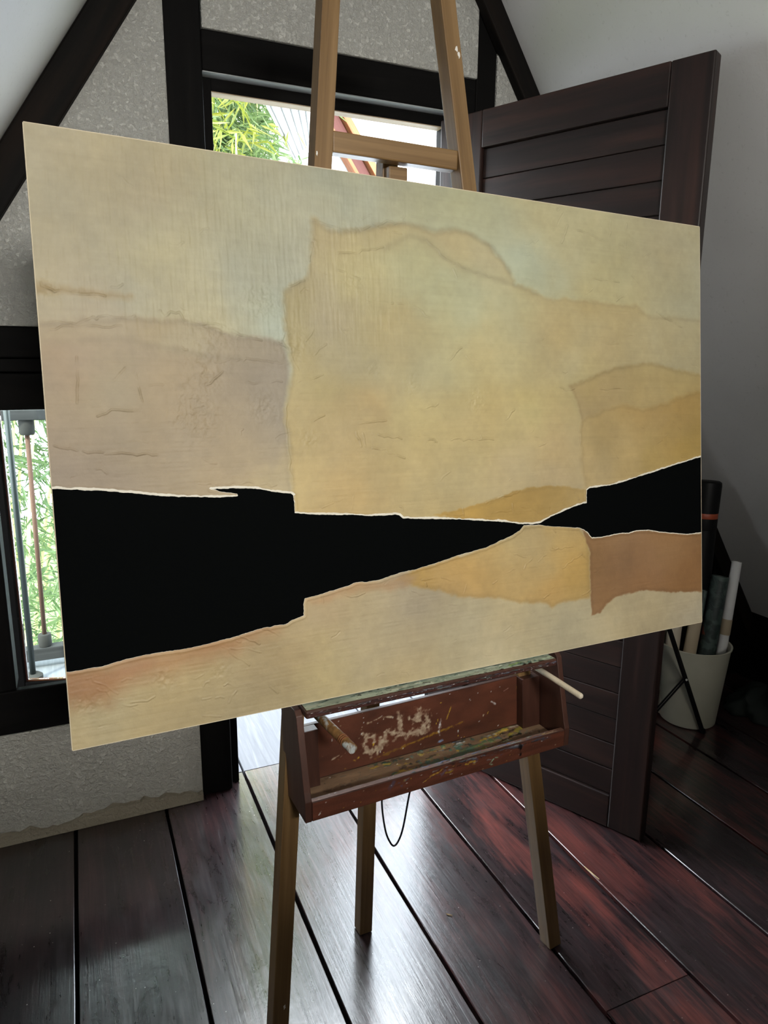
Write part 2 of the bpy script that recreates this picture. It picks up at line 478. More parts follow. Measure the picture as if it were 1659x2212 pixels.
def plank(name, x0, x1, y0, y1, mat, parent, col, zt=0.0, th=0.03, jig=0.0012, seg=26):
    """Board along Y with slightly worn edges; local Z along the grain."""
    w, L = x1-x0, y1-y0
    r = random.Random(int((x0+5)*1000)+int((y0+9)*77))
    V, Fc = [], []
    for i in range(seg+1):
        z = -L/2+L*i/seg
        a, b = -w/2+r.uniform(0, jig), w/2-r.uniform(0, jig)
        c = 0.0012+r.uniform(0, 0.0008)
        for px, py in ((a, th), (a, c), (a+c, 0), (b-c, 0), (b, c), (b, th)):
            V.append((px, py, z))
    for i in range(seg):
        for k in range(6):
            Fc.append((i*6+k, i*6+(k+1) % 6, (i+1)*6+(k+1) % 6, (i+1)*6+k))
    Fc.append(tuple(range(6))); Fc.append(tuple(range(seg*6+5, seg*6-1, -1)))
    bm = bmesh.new(); bv = [bm.verts.new(v) for v in V]
    for f in Fc: bm.faces.new([bv[i] for i in f])
    bmesh.ops.recalc_face_normals(bm, faces=bm.faces)
    me = bpy.data.meshes.new(name); bm.to_mesh(me); bm.free(); me.materials.append(mat)
    o = link(name, me, parent)
    # local (x, y, z) -> world (x, -z up, y)
    R = Matrix(((1, 0, 0), (0, 0, 1), (0, -1, 0)))
    o.rotation_mode = 'QUATERNION'; o.rotation_quaternion = R.to_quaternion()
    o.location = Vector(((x0+x1)/2, (y0+y1)/2, zt)) - off(parent)
    o.color = (*col, 1)
    return o

EDGES = [-1.16, -0.89, -0.626, -0.362, -0.098, 0.167, 0.4386, 0.7025, 0.966, 1.217, 1.486, 1.75, 2.014, 2.278, 2.542, XR]
WEAR = {5: (0.25, 0.35), 6: (0.25, 0.6), 7: (0.35, 0.6), 8: (1.0, 0.5), 9: (0.75, 0.5), 10: (1.0, 0.4), 11: (1.0, 0.3), 12: (0.6, 0.2), 4: (0.18, 0.2), 3: (0.15, 0.1)}
for i in range(len(EDGES)-1):
    a, b = EDGES[i]+0.0042, EDGES[i+1]-0.0042
    wr = WEAR.get(i, (0.3, 0.2))
    cuts = [Y_FRONT, [-0.9, -1.5, -0.4][i % 3], Y_OUT]
    if i == 8: cuts = [Y_FRONT, -1.2, 0.973, Y_OUT]
    for y0, y1 in zip(cuts[:-1], cuts[1:]):
        plank('floor_plank', a, b, y0+0.0015, y1-0.0015, M['floor'], floor, (wr[0], wr[1], {2: 1.0, 3: 1.0, 4: 0.9, 5: 0.5}.get(i, 0.0)), zt=rng.uniform(-0.0018, 0.0))

# ------------------------------------------------------------------ far gable wall: timbers and plaster
wall = empty('wall_back', (0.76, Y_BACK, 0))
tag(wall, 'half-timbered white plaster gable wall with black beams around the doorway', None, None, 'structure')
PF, PB = 2.106, 2.195                          # plaster faces
def panel(poly): return prism('plaster_panel', poly, PF, PB, M['plaster'], wall, bevel=0.003)
panel([(-0.315, 1.478), (0.288, 1.478), (0.288, 2.50), (0.20, 2.40)])                     # left of the doorway, over the window
panel([(0.386, 2.256), (1.229, 2.256), (1.229, 2.52), (0.7607, 3.22), (0.386, 2.66)])     # over the lintel
panel([(1.300, 1.05), (2.225, 1.05), (1.300, 2.44)])                                      # right of the doorway
prism('wainscot_board', [(1.300, 0.0), (XR, 0.0), (XR, EAVE), (2.223, 1.049), (1.300, 1.049)], 2.108, PB, M['black'], wall)
prism('plaster_panel', [(XL, 0.0), (0.286, 0.0), (0.286, 0.339), (XL, 0.339)], PF, PB, M['shaded_plaster'], wall, bevel=0.003)                       # under the window
panel([(XL, 0.339), (-0.60, 0.339), (-0.60, 1.15)])                                    # left of the window
# broken mortar edge along the foot of the wall
pts = []
x = -1.10
while x < 0.284:
    pts.append((x, 0.030+0.018*math.sin(x*9+1)+rng.uniform(-0.007, 0.007)+(0.02 if x < -0.2 else 0)))
    x += rng.uniform(0.012, 0.03)
pts.append((0.284, 0.028))
prism('mortar_edge', [(-1.10, 0.0)]+[p for p in pts]+[(0.284, 0.0)], 2.088, 2.1055, M['mortar'], wall)
# posts, lintel, rails
def timber(name, lo, hi, along=None, mat='black', bevel=0.004): return abox(name, lo, hi, M[mat], wall, bevel, along)
timber('post', (0.286, 2.113, 0.0), (0.384, Y_OUT, 2.60))
timber('post', (1.229, 2.113, 0.0), (1.300, Y_OUT, 2.46))
timber('lintel', (0.384, 2.113, 2.155), (1.229, Y_OUT, 2.256))
timber('jamb', (0.3842, 2.150, 0.0), (0.413, Y_OUT, 2.152), bevel=0.002)
timber('jamb', (1.137, 2.1135, 0.0), (1.2288, Y_OUT, 2.152), bevel=0.002)
timber('frame_head', (0.413, 2.153, 2.121), (1.137, 2.193, 2.155), bevel=0.0015)
timber('bare_head_strip', (0.413, 2.1545, 2.1185), (1.137, 2.192, 2.121), mat='bare', bevel=0)
timber('lintel_soffit', (0.3845, 2.1135, 2.1525), (1.2285, 2.1525, 2.1549), mat='greystrip', bevel=0.0)  # added grey board, floor light put into the black lintel's underside
timber('sole_plate', (XL, 2.1955, -0.09), (0.384, 2.215, 0.06), bevel=0.0)
timber('sole_plate', (1.2295, 2.1955, -0.09), (XR, 2.215, 0.06), bevel=0.0)
timber('window_rail', (-0.60, 2.113, 1.398), (0.286, 2.1495, 1.478))
timber('window_rail', (-0.60, 2.119, 1.362), (0.286, 2.1495, 1.3955), bevel=0.002)
timber('window_head', (-0.42, 2.116, 1.262), (0.286, 2.1495, 1.3575), bevel=0.003)
timber('window_sill', (-0.60, 2.110, 0.339), (0.286, 2.136, 0.470))
timber('lower_sill', (-0.42, 2.1365, 0.339), (0.286, Y_OUT, 0.352), bevel=0.002)
timber('rail_backing', (-0.60, 2.150, 1.30), (0.286, Y_OUT+0.012, 1.478), bevel=0.0)
timber('window_jamb', (-0.60, 2.116, 0.470), (-0.215, Y_OUT, 1.262), bevel=0.003)
# rafters on the gable wall, under the ceiling slopes
def rafter(x_out, z0, z1, slope, perp, sgn):
    d = Vector((1/slope*(-sgn), 0, 1)).normalized()
    if sgn > 0: p0, p1 = Vector((ceil_r(z0), 0, z0)), Vector((ceil_r(z1), 0, z1))
    else: p0, p1 = Vector((ceil_l(z0), 0, z0)), Vector((ceil_l(z1), 0, z1))
    inn = Vector((-slope*sgn, 0, -1)).normalized()
    c0, c1 = p0+inn*(perp/2+0.001), p1+inn*(perp/2+0.001)
    c0.y = c1.y = 2.092
    return bar('rafter', c0, c1, inn, perp, 0.042, M['rafter'], wall, 0.005)
rafter(0, 0.02, 3.18, SL_R, 0.062, 1)
rafter(0, 0.02, 3.18, SL_L, 0.082, -1)

# ------------------------------------------------------------------ ceilings, knee walls, wall behind the photographer
def slab_side(name, quads, n, mat, th=0.05):
    V, Fc = [], []
    for q in quads:
        b = len(V)
        V += [Vector(p) for p in q] + [Vector(p)+n*th for p in q]
        Fc += [(b, b+1, b+2, b+3), (b+7, b+6, b+5, b+4)] + [(b+i, b+(i+1) % 4, b+4+(i+1) % 4, b+4+i) for i in range(4)]
    return pobj(name, V, Fc, mat)
def rq(y0, y1, z0, z1): return [(ceil_r(z0), y0, z0), (ceil_r(z0), y1, z0), (ceil_r(z1), y1, z1), (ceil_r(z1), y0, z1)]
def lq(y0, y1, z0, z1): return [(ceil_l(z0), y0, z0), (ceil_l(z0), y1, z0), (ceil_l(z1), y1, z1), (ceil_l(z1), y0, z1)]
nR = Vector((SL_R, 0, 1)).normalized(); nL = Vector((-SL_L, 0, 1)).normalized()
YE = Y_OUT
cr = slab_side('ceiling_right', [rq(Y_FRONT, YE, EAVE, APEX[1])], nR, M['ceiling'])
tag(cr, 'grey-white sloping ceiling behind the open dark door', None, None, 'structure')
cl = slab_side('ceiling_left', [lq(Y_FRONT, YE, EAVE, APEX[1])], nL, M['ceiling'])
tag(cl, 'bright white sloping ceiling in the upper left corner', None, None, 'structure')
kr = abox('wall_right', (XR, Y_FRONT, -0.09), (XR+0.06, Y_OUT, EAVE), M['black'], None, 0.0)
tag(kr, 'low black knee wall under the right ceiling slope', None, None, 'structure')
kl = abox('wall_left', (XL-0.06, Y_FRONT, -0.09), (XL, Y_OUT, EAVE), M['plaster'], None, 0.0)
tag(kl, 'low plaster knee wall under the left ceiling slope', None, None, 'structure')
wf = prism('wall_front', [(XL, 0), (XR, 0), (XR, EAVE), APEX, (XL, EAVE)], Y_FRONT-0.06, Y_FRONT, M['door'])
tag(wf, 'dark wooden gable wall behind the photographer', None, None, 'structure')
# added lamp panel on a stand (out of view, lights the canvas)
lamp = empty('added_lamp', LAMP_P)
tag(lamp, 'added unseen lamp panel on a black stand behind the photographer', 'lamp')
pobj('housing', [LAMP_P+LAMP_X*a*(LAMP_W/2+.015)+LAMP_Y*b*(LAMP_H/2+.015)-LAMP_D*c for a in (-1, 1) for b in (-1, 1) for c in (0.006, 0.04)], BOXF, M['metal_black'], lamp, bevel=0.003)
lb = LAMP_P-LAMP_D*0.055
tube('pole', [(lb.x, lb.y, 0.02), (lb.x, lb.y, lb.z)], 0.012, M['metal_black'], lamp, 12)
lathe('base', [(0.15, 0.0), (0.155, 0.004), (0.15, 0.016), (0.03, 0.022)], (lb.x, lb.y, 0.001), M['metal_black'], lamp, 32)

# tall light-blocking shelf unit added behind the photographer (out of view, keeps the lamp off the lower room)
shelf = empty('light_blocking_shelf', (0.58, -0.6, 0))
tag(shelf, 'added unseen light blocker, a tall dark wooden shelf unit standing behind the photographer', 'shelf')
for a, b, h in ((-0.38, -0.35, 1.405), (0.90, 0.93, 1.85), (1.52, 1.55, 1.85)):
    abox('upright', (a, -0.80, 0.001), (b, -0.48, h), M['door'], shelf, 0.002)
for z in (0.05, 0.45, 0.86, 1.380):
    abox('shelf_board', (-0.349, -0.80, z), (0.899, -0.48, z+0.025), M['door'], shelf, 0.002)
for z in (0.05, 0.50, 0.95, 1.40, 1.825):
    abox('shelf_board', (0.931, -0.80, z), (1.519, -0.48, z+0.025), M['door'], shelf, 0.002)
abox('back_board', (-0.38, -0.815, 0.02), (0.899, -0.802, 1.405), M['door'], shelf, 0.0)
abox('back_board', (0.90, -0.815, 0.02), (1.55, -0.802, 1.85), M['door'], shelf, 0.0)

# ------------------------------------------------------------------ open door
DF = Vector((1.438, 1.370, 0.0))               # free edge, face towards the doorway
DD = Vector((-0.4338, 0.9010, 0.0)).normalized()
DN = Vector((DD.y, -DD.x, 0.0))                # away from the doorway (back of the leaf)
DW, DH, DT, ST = 0.795, 2.115, 0.042, 0.103
STH = 0.150                                    # hinge stile
door = empty('door_1', (DF.x, DF.y, 0))
tag(door, 'dark brown boarded door swung open into the room beside the painting', None, None, 'structure')
def dpt(s, z, t=0.0): return DF + DD*s + Vector((0, 0, z)) + DN*t
def dbar(name, s0, s1, z0, z1, t0, t1, vertical, bevel=0.002):
    if vertical: a, b, w, wd = dpt((s0+s1)/2, z0, (t0+t1)/2), dpt((s0+s1)/2, z1, (t0+t1)/2), s1-s0, DD
    else: a, b, w, wd = dpt(s0, (z0+z1)/2, (t0+t1)/2), dpt(s1, (z0+z1)/2, (t0+t1)/2), z1-z0, Vector((0, 0, 1))
    return bar(name, a, b, wd, w, t1-t0, M['door'], door, bevel)
zb = 0.006
dbar('stile', 0.0, ST, zb, DH, 0.0, DT, True, 0.004)
dbar('stile', DW-STH, DW, zb, DH, 0.0, DT, True, 0.004)
dbar('rail', ST+.0006, DW-STH-.0006, DH-0.102, DH, 0.0, DT, False, 0.003)
dbar('rail', ST+.0006, DW-STH-.0006, zb, 0.112, 0.0, DT, False, 0.003)
NS = 23
z0s, dz = 0.1125, (DH-0.1025-0.1125)/NS
for k in range(NS):
    dbar('slat', ST+.0006, DW-STH-.0006, z0s+k*dz+0.0008, z0s+(k+1)*dz-0.0012, 0.010+(k*7 % 5)*0.0006, DT-0.008, False, 0.0022)
for zh in (0.35, 1.05, 1.80):
    a = dpt(DW+0.006, zh-0.045, 0.004)
    tube('hinge', [a, a+Vector((0, 0, 0.09))], 0.007, M['metal_black'], door)

# ------------------------------------------------------------------ left window: casement pushed a little outwards
win = empty('window_1', (0.262, 2.165, 0.47))
tag(win, 'narrow casement window with black sash left of the painting', None, None, 'structure')
H0 = Vector((0.262, 2.165, 0.0)); wa = math.radians(17)
WD = Vector((-math.cos(wa), math.sin(wa), 0)); WN = Vector((math.sin(wa), math.cos(wa), 0))
SWD = 0.545
def wpt(s, z, t=0.0): return H0 + WD*s + Vector((0, 0, z)) + WN*t
GZ0, GZ1, GS = 0.412, 1.262, 0.487
def wbar(name, s0, s1, z0, z1, vertical):
    if vertical: return bar(name, wpt((s0+s1)/2, z0), wpt((s0+s1)/2, z1), WD, s1-s0, 0.032, M['black'], win, 0.002)
    return bar(name, wpt(s0, (z0+z1)/2), wpt(s1, (z0+z1)/2), (0, 0, 1), z1-z0, 0.032, M['black'], win, 0.002)
wbar('sash_stile', 0.0, 0.05, 0.36, 1.298, True)
wbar('sash_stile', GS, SWD, 0.36, 1.298, True)
wbar('sash_rail', 0.0505, GS-0.0005, 0.36, GZ0, False)
wbar('sash_rail', 0.0505, GS-0.0005, GZ1, 1.298, False)
bar('glazing_bead', wpt(GS-0.003, GZ0), wpt(GS-0.003, GZ1), WD, 0.004, 0.012, M['redwood'], win, 0)
bar('glazing_bead', wpt(0.0505, GZ0+.002), wpt(GS-0.006, GZ0+.002), (0, 0, 1), 0.004, 0.012, M['orange_wood'], win, 0)
bar('glazing_bead', wpt(0.0505, GZ1-.003), wpt(GS-0.006, GZ1-.003), (0, 0, 1), 0.006, 0.012, M['redwood'], win, 0)
pobj('pane', [wpt(s, z, t) for s in (0.051, GS-.006) for z in (GZ0+.004, GZ1-.006) for t in (-0.002, 0.002)], BOXF, M['glass'], win)

# ================================================================== OUTSIDE
ground = abox('ground', (-14, 2.6, -3.3), (16, 22, -3.2), M['ground'], None, 0)
tag(ground, 'overgrown garden ground far below the balcony', None, None, 'structure')
deck = pobj('balcony_floor', [(x, y, z) for x in (-1.6, 2.8) for y in (Y_OUT+0.004, 3.52) for z in (-0.10, -0.036)], BOXF, M['subfloor'])
tag(deck, 'pale weathered boards of the balcony outside the doorway', None, None, 'structure')
for i in range(len(EDGES)-1):
    plank('deck_plank', EDGES[i]+.003, EDGES[i+1]-.003, Y_OUT+0.008, 3.52, M['deck'], deck, (0, 0, 0), zt=-0.004, seg=8)

rail = empty('balcony_railing', (-0.21, 3.415, 0))
tag(rail, 'grey balcony railing with rusty iron balusters outside the window', 'railing')
abox('bottom_rail', (-1.6, 3.385, 0.035), (2.8, 3.445, 0.095), M['railing'], rail, 0.004)
abox('top_rail', (-1.6, 3.375, 1.135), (2.8, 3.455, 1.18), M['railing'], rail, 0.004)
k = -4
while -0.21+0.38*k < 2.75:
    xx = -0.21+0.38*k; k += 1
    if xx < -1.55: continue
    b = tube('baluster', [(xx, 3.415, 0.095), (xx+0.012, 3.415, 1.136)], 0.010, M['rust'], rail)
    lathe('collar', [(0.026, 0), (0.029, 0.008), (0.029, 0.05), (0.026, 0.058)], (xx, 3.415, 0.0955), M['greypipe'], b, 18)
    lathe('collar', [(0.026, 0), (0.032, 0.008), (0.032, 0.058), (0.03, 0.066)], (xx+0.012, 3.415, 1.0695), M['greypipe'], b, 18)
post = empty('steel_post', (-0.262, 3.27, 0))
tag(post, 'dark green steel post with round foot behind the window glass', 'post')
tube('shaft', [(-0.262, 3.27, 0.0), (-0.255, 3.27, 1.9)], 0.0125, M['greenpost'], post, 18)
lathe('foot', [(0.036, 0), (0.04, 0.005), (0.04, 0.020), (0.03, 0.028)], (-0.262, 3.27, 0.0), M['greypipe'], post, 24)

# neighbouring white annexe with corrugated roof and red-brown rafter
ann = empty('white_annexe', (2.6, 5.6, -3.2))
tag(ann, 'white annexe with corrugated roof and red-brown rafter beyond the doorway', 'building')
pobj('wall', [(x, y, z) for x in (1.62, 6.5) for y in (5.62, 5.8) for z in (-3.2, 5.2)], BOXF, M['white_wall'], ann)
pobj('porch_wall', [(x, y, z) for x in (0.10, 1.618) for y in (5.55, 5.75) for z in (-3.2, 2.66)], BOXF, M['white_wall'], ann)
A, B, Cc, D = Vector((0.735, 3.30, 2.37)), Vector((1.347, 4.5, 2.593)), Vector((1.75, 4.95, 3.02)), Vector((1.60, 3.75, 3.10))
A = Vector((0.76, 3.25, 2.62)); D = Vector((1.45, 3.60, 3.02))
nu, nv = 90, 6
V, Fc = [], []
for i in range(nu+1):
    for j in range(nv+1):
        s, t_ = i/nu, j/nv
        p = (A*(1-t_)+B*t_)*(1-s) + (D*(1-t_)+Cc*t_)*s
        V.append(p + Vector((0, 0, 0.009*math.sin(s*2*PI*11))))
for i in range(nu):
    for j in range(nv):
        a = i*(nv+1)+j
        Fc.append((a, a+1, a+nv+2, a+nv+1))
sh = pobj('corrugated_sheet', V, Fc, M['white_sheet'], ann, smooth=True)
sm = sh.modifiers.new('thick', 'SOLIDIFY'); sm.thickness = 0.006
def rb(x0, z0, x1, z1, w, y0, y1, mat, name):
    d = Vector((x1-x0, 0, z1-z0)).normalized(); wv = Vector((-d.z, 0, d.x))
    a = Vector((x0, (y0+y1)/2, z0)); b = Vector((x1, (y0+y1)/2, z1))
    bar(name, a-d*1.2, b+d*1.4, wv, w, y1-y0, M[mat], ann, 0.004)
rb(1.925, 3.155, 2.20, 2.76, 0.030, 5.50, 5.60, 'orange_wood', 'edge_batten')
rb(1.995, 3.165, 2.26, 2.77, 0.085, 5.52, 5.61, 'redwood', 'rafter')
rb(2.085, 3.18, 2.36, 2.78, 0.055, 5.48, 5.60, 'orange_wood', 'batten')

# bamboo behind the balcony
def bamboo(base, top_z, spread, n_cane, n_leaf, zlo, seed, label, mat='leaf', lean=(0, 0), sig=0.30):
    r = np.random.default_rng(seed)
    t = empty('bamboo', base)
    tag(t, label, 'bamboo', 'bamboo clumps beyond the balcony')
    canes = []
    for c in range(n_cane):
        a = r.uniform(0, 2*PI); rad = r.uniform(0.2, 1)*spread
        b0 = np.array([base[0]+0.25*rad*math.cos(a), base[1]+0.25*rad*math.sin(a), base[2]])
        t1 = np.array([base[0]+rad*math.cos(a)+lean[0], base[1]+0.7*rad*math.sin(a)+lean[1], top_z*r.uniform(0.75, 1.0)])
        P = []
        for k in range(9):
            s = k/8
            p = b0*(1-s)+t1*s
            p[0] += (t1[0]-b0[0])*0.35*(s**3)
            p[2] -= 0.5*s**4*spread
            P.append(p)
        canes.append(np.array(P))
        tube('cane', [tuple(p) for p in P], 0.02, M['cane'], t, 8, radii=[0.024*(1-0.8*k/8) for k in range(9)])
    C0 = []
    for i in range(n_leaf//7):
        P = canes[r.integers(len(canes))]
        s = r.uniform(0, 7.99); k = int(s); p = P[k]*(1-(s-k))+P[k+1]*(s-k)
        p = p + r.normal(0, sig, 3)*np.array([1, 0.8, 0.8])
        if p[2] < zlo: p[2] = r.uniform(zlo, top_z)
        C0.append(p)
    C0 = np.array(C0); n = len(C0)
    V = np.zeros((n*7*5, 3), np.float32); sh_ = np.zeros(n*7*5, np.float32); Fq = []
    idx = 0
    for c in C0:
        ta = r.uniform(0, 2*PI); twig = np.array([math.cos(ta), math.sin(ta)*0.8, r.uniform(-0.7, 0.1)]); twig /= np.linalg.norm(twig)
        base_sh = r.uniform(0, 0.6)
        for k in range(7):
            p0 = c + twig*0.05*k
            d = twig + r.normal(0, 0.55, 3); d[2] -= 0.25; d /= np.linalg.norm(d)
            w = np.cross(d, r.normal(0, 1, 3)); w /= np.linalg.norm(w)
            L = r.uniform(0.09, 0.19); hw = r.uniform(0.006, 0.011)
            nn = np.cross(d, w)
            V[idx] = p0; V[idx+1] = p0+d*L*0.35+w*hw; V[idx+2] = p0+d*L*0.35-w*hw
            V[idx+3] = p0+d*L; V[idx+4] = p0+d*L*0.4+nn*hw*0.35
            Fq += [(idx, idx+2, idx+4), (idx, idx+4, idx+1), (idx+4, idx+2, idx+3), (idx+1, idx+4, idx+3)]
            sh_[idx:idx+5] = min(1, base_sh+r.uniform(0, 0.4)); idx += 5
    V -= np.array(base, np.float32)
    me = bpy.data.meshes.new('foliage')
    me.from_pydata(V.tolist(), [], Fq)
    at = me.attributes.new('shade', 'FLOAT', 'POINT'); at.data.foreach_set('value', sh_)
    me.materials.append(M[mat])
    f = link('foliage', me, t); f['kind'] = 'stuff'
    return t
bamboo((-0.75, 4.9, -3.2), 2.6, 1.0, 9, 9000, -1.6, 3, 'dense green bamboo filling the view through the narrow window')
bamboo((-1.0, 6.6, -3.2), 3.4, 1.6, 9, 6000, -1.8, 9, 'darker bamboo standing behind the clump at the window')
bamboo((1.25, 6.7, -3.2), 5.0, 0.8, 9, 13000, 2.6, 4, 'tall green bamboo rising behind the doorway opening', 'leaf_top')
bamboo((-2.9, 5.8, -3.2), 3.6, 1.3, 8, 4000, -1.5, 5, 'bamboo growing at the far end of the balcony')
bamboo((1.02, 5.15, -3.2), 4.3, 0.26, 7, 9000, 2.2, 6, 'bamboo tops beside the white corrugated roof', 'leaf_top', sig=0.17)
bamboo((0.90, 4.35, -3.2), 3.2, 0.16, 4, 420, 2.6, 8, 'sunlit yellow-green bamboo sprays at the doorway top', 'leaf_yellow', sig=0.14)

# ================================================================== THE PAINTING
def lerp_noise(nx, ny, cx_, cy_, r):
    g = r.random((cy_+3, cx_+3)).astype(np.float32)
    x = np.linspace(0, cx_, nx); y = np.linspace(0, cy_, ny)
    xi = x.astype(int); yi = y.astype(int)
    fx = (x-xi).astype(np.float32); fy = (y-yi).astype(np.float32)
    fx = fx*fx*(3-2*fx); fy = (fy*fy*(3-2*fy))[:, None]
    a = g[yi][:, xi]; b = g[yi][:, xi+1]; c = g[yi+1][:, xi]; d = g[yi+1][:, xi+1]
    return (a*(1-fx)+b*fx)*(1-fy)+(c*(1-fx)+d*fx)*fy

def fbm(nx, ny, cx_, cy_, r, octv=4, gain=0.5):
    out = np.zeros((ny, nx), np.float32); amp, tot = 1.0, 0.0
    for _ in range(octv):
        out += amp*lerp_noise(nx, ny, min(cx_, nx), min(cy_, ny), r); tot += amp
        amp *= gain; cx_ *= 2; cy_ *= 2
    return out/tot

def sdf(poly, X, Y):
    """Signed distance to a polygon, negative inside."""
    d2 = np.full(X.shape, 1e9, np.float32); ins = np.zeros(X.shape, bool)
    n = len(poly)
    for i in range(n):
        x0, y0 = poly[i]; x1, y1 = poly[(i+1) % n]
        ex, ey = x1-x0, y1-y0
        L2 = ex*ex+ey*ey+1e-12
        t = np.clip(((X-x0)*ex+(Y-y0)*ey)/L2, 0, 1)
        d2 = np.minimum(d2, (X-x0-t*ex)**2+(Y-y0-t*ey)**2)
        if y0 != y1:
            ins ^= ((y0 > Y) != (y1 > Y)) & (X < ex*(Y-y0)/ey+x0)
    d = np.sqrt(d2)
    return np.where(ins, -d, d)

def srgb2lin(a):
    a = a/255.0
    return np.where(a <= 0.04045, a/12.92, ((a+0.055)/1.055)**2.4)

def stroke_dist(pts, X, Y, pad):
    """Distance to a polyline inside its padded window: (row slice, column slice, distance)."""
    P = np.array(pts, float)
    x0, x1 = P[:, 0].min()-pad, P[:, 0].max()+pad; y0, y1 = P[:, 1].min()-pad, P[:, 1].max()+pad
    xs, ys = X[0], Y[:, 0]
    c0, c1 = np.searchsorted(xs, [x0, x1]); r0, r1 = np.searchsorted(ys, [y0, y1])
    if c1-c0 < 1 or r1-r0 < 1: return None
    xx, yy = X[r0:r1, c0:c1], Y[r0:r1, c0:c1]
    d2 = np.full(xx.shape, 1e9)
    for a, b in zip(P[:-1], P[1:]):
        e = b-a; L2 = e@e+1e-12
        t = np.clip(((xx-a[0])*e[0]+(yy-a[1])*e[1])/L2, 0, 1)
        d2 = np.minimum(d2, (xx-a[0]-t*e[0])**2+(yy-a[1]-t*e[1])**2)
    return slice(r0, r1), slice(c0, c1), np.sqrt(d2)

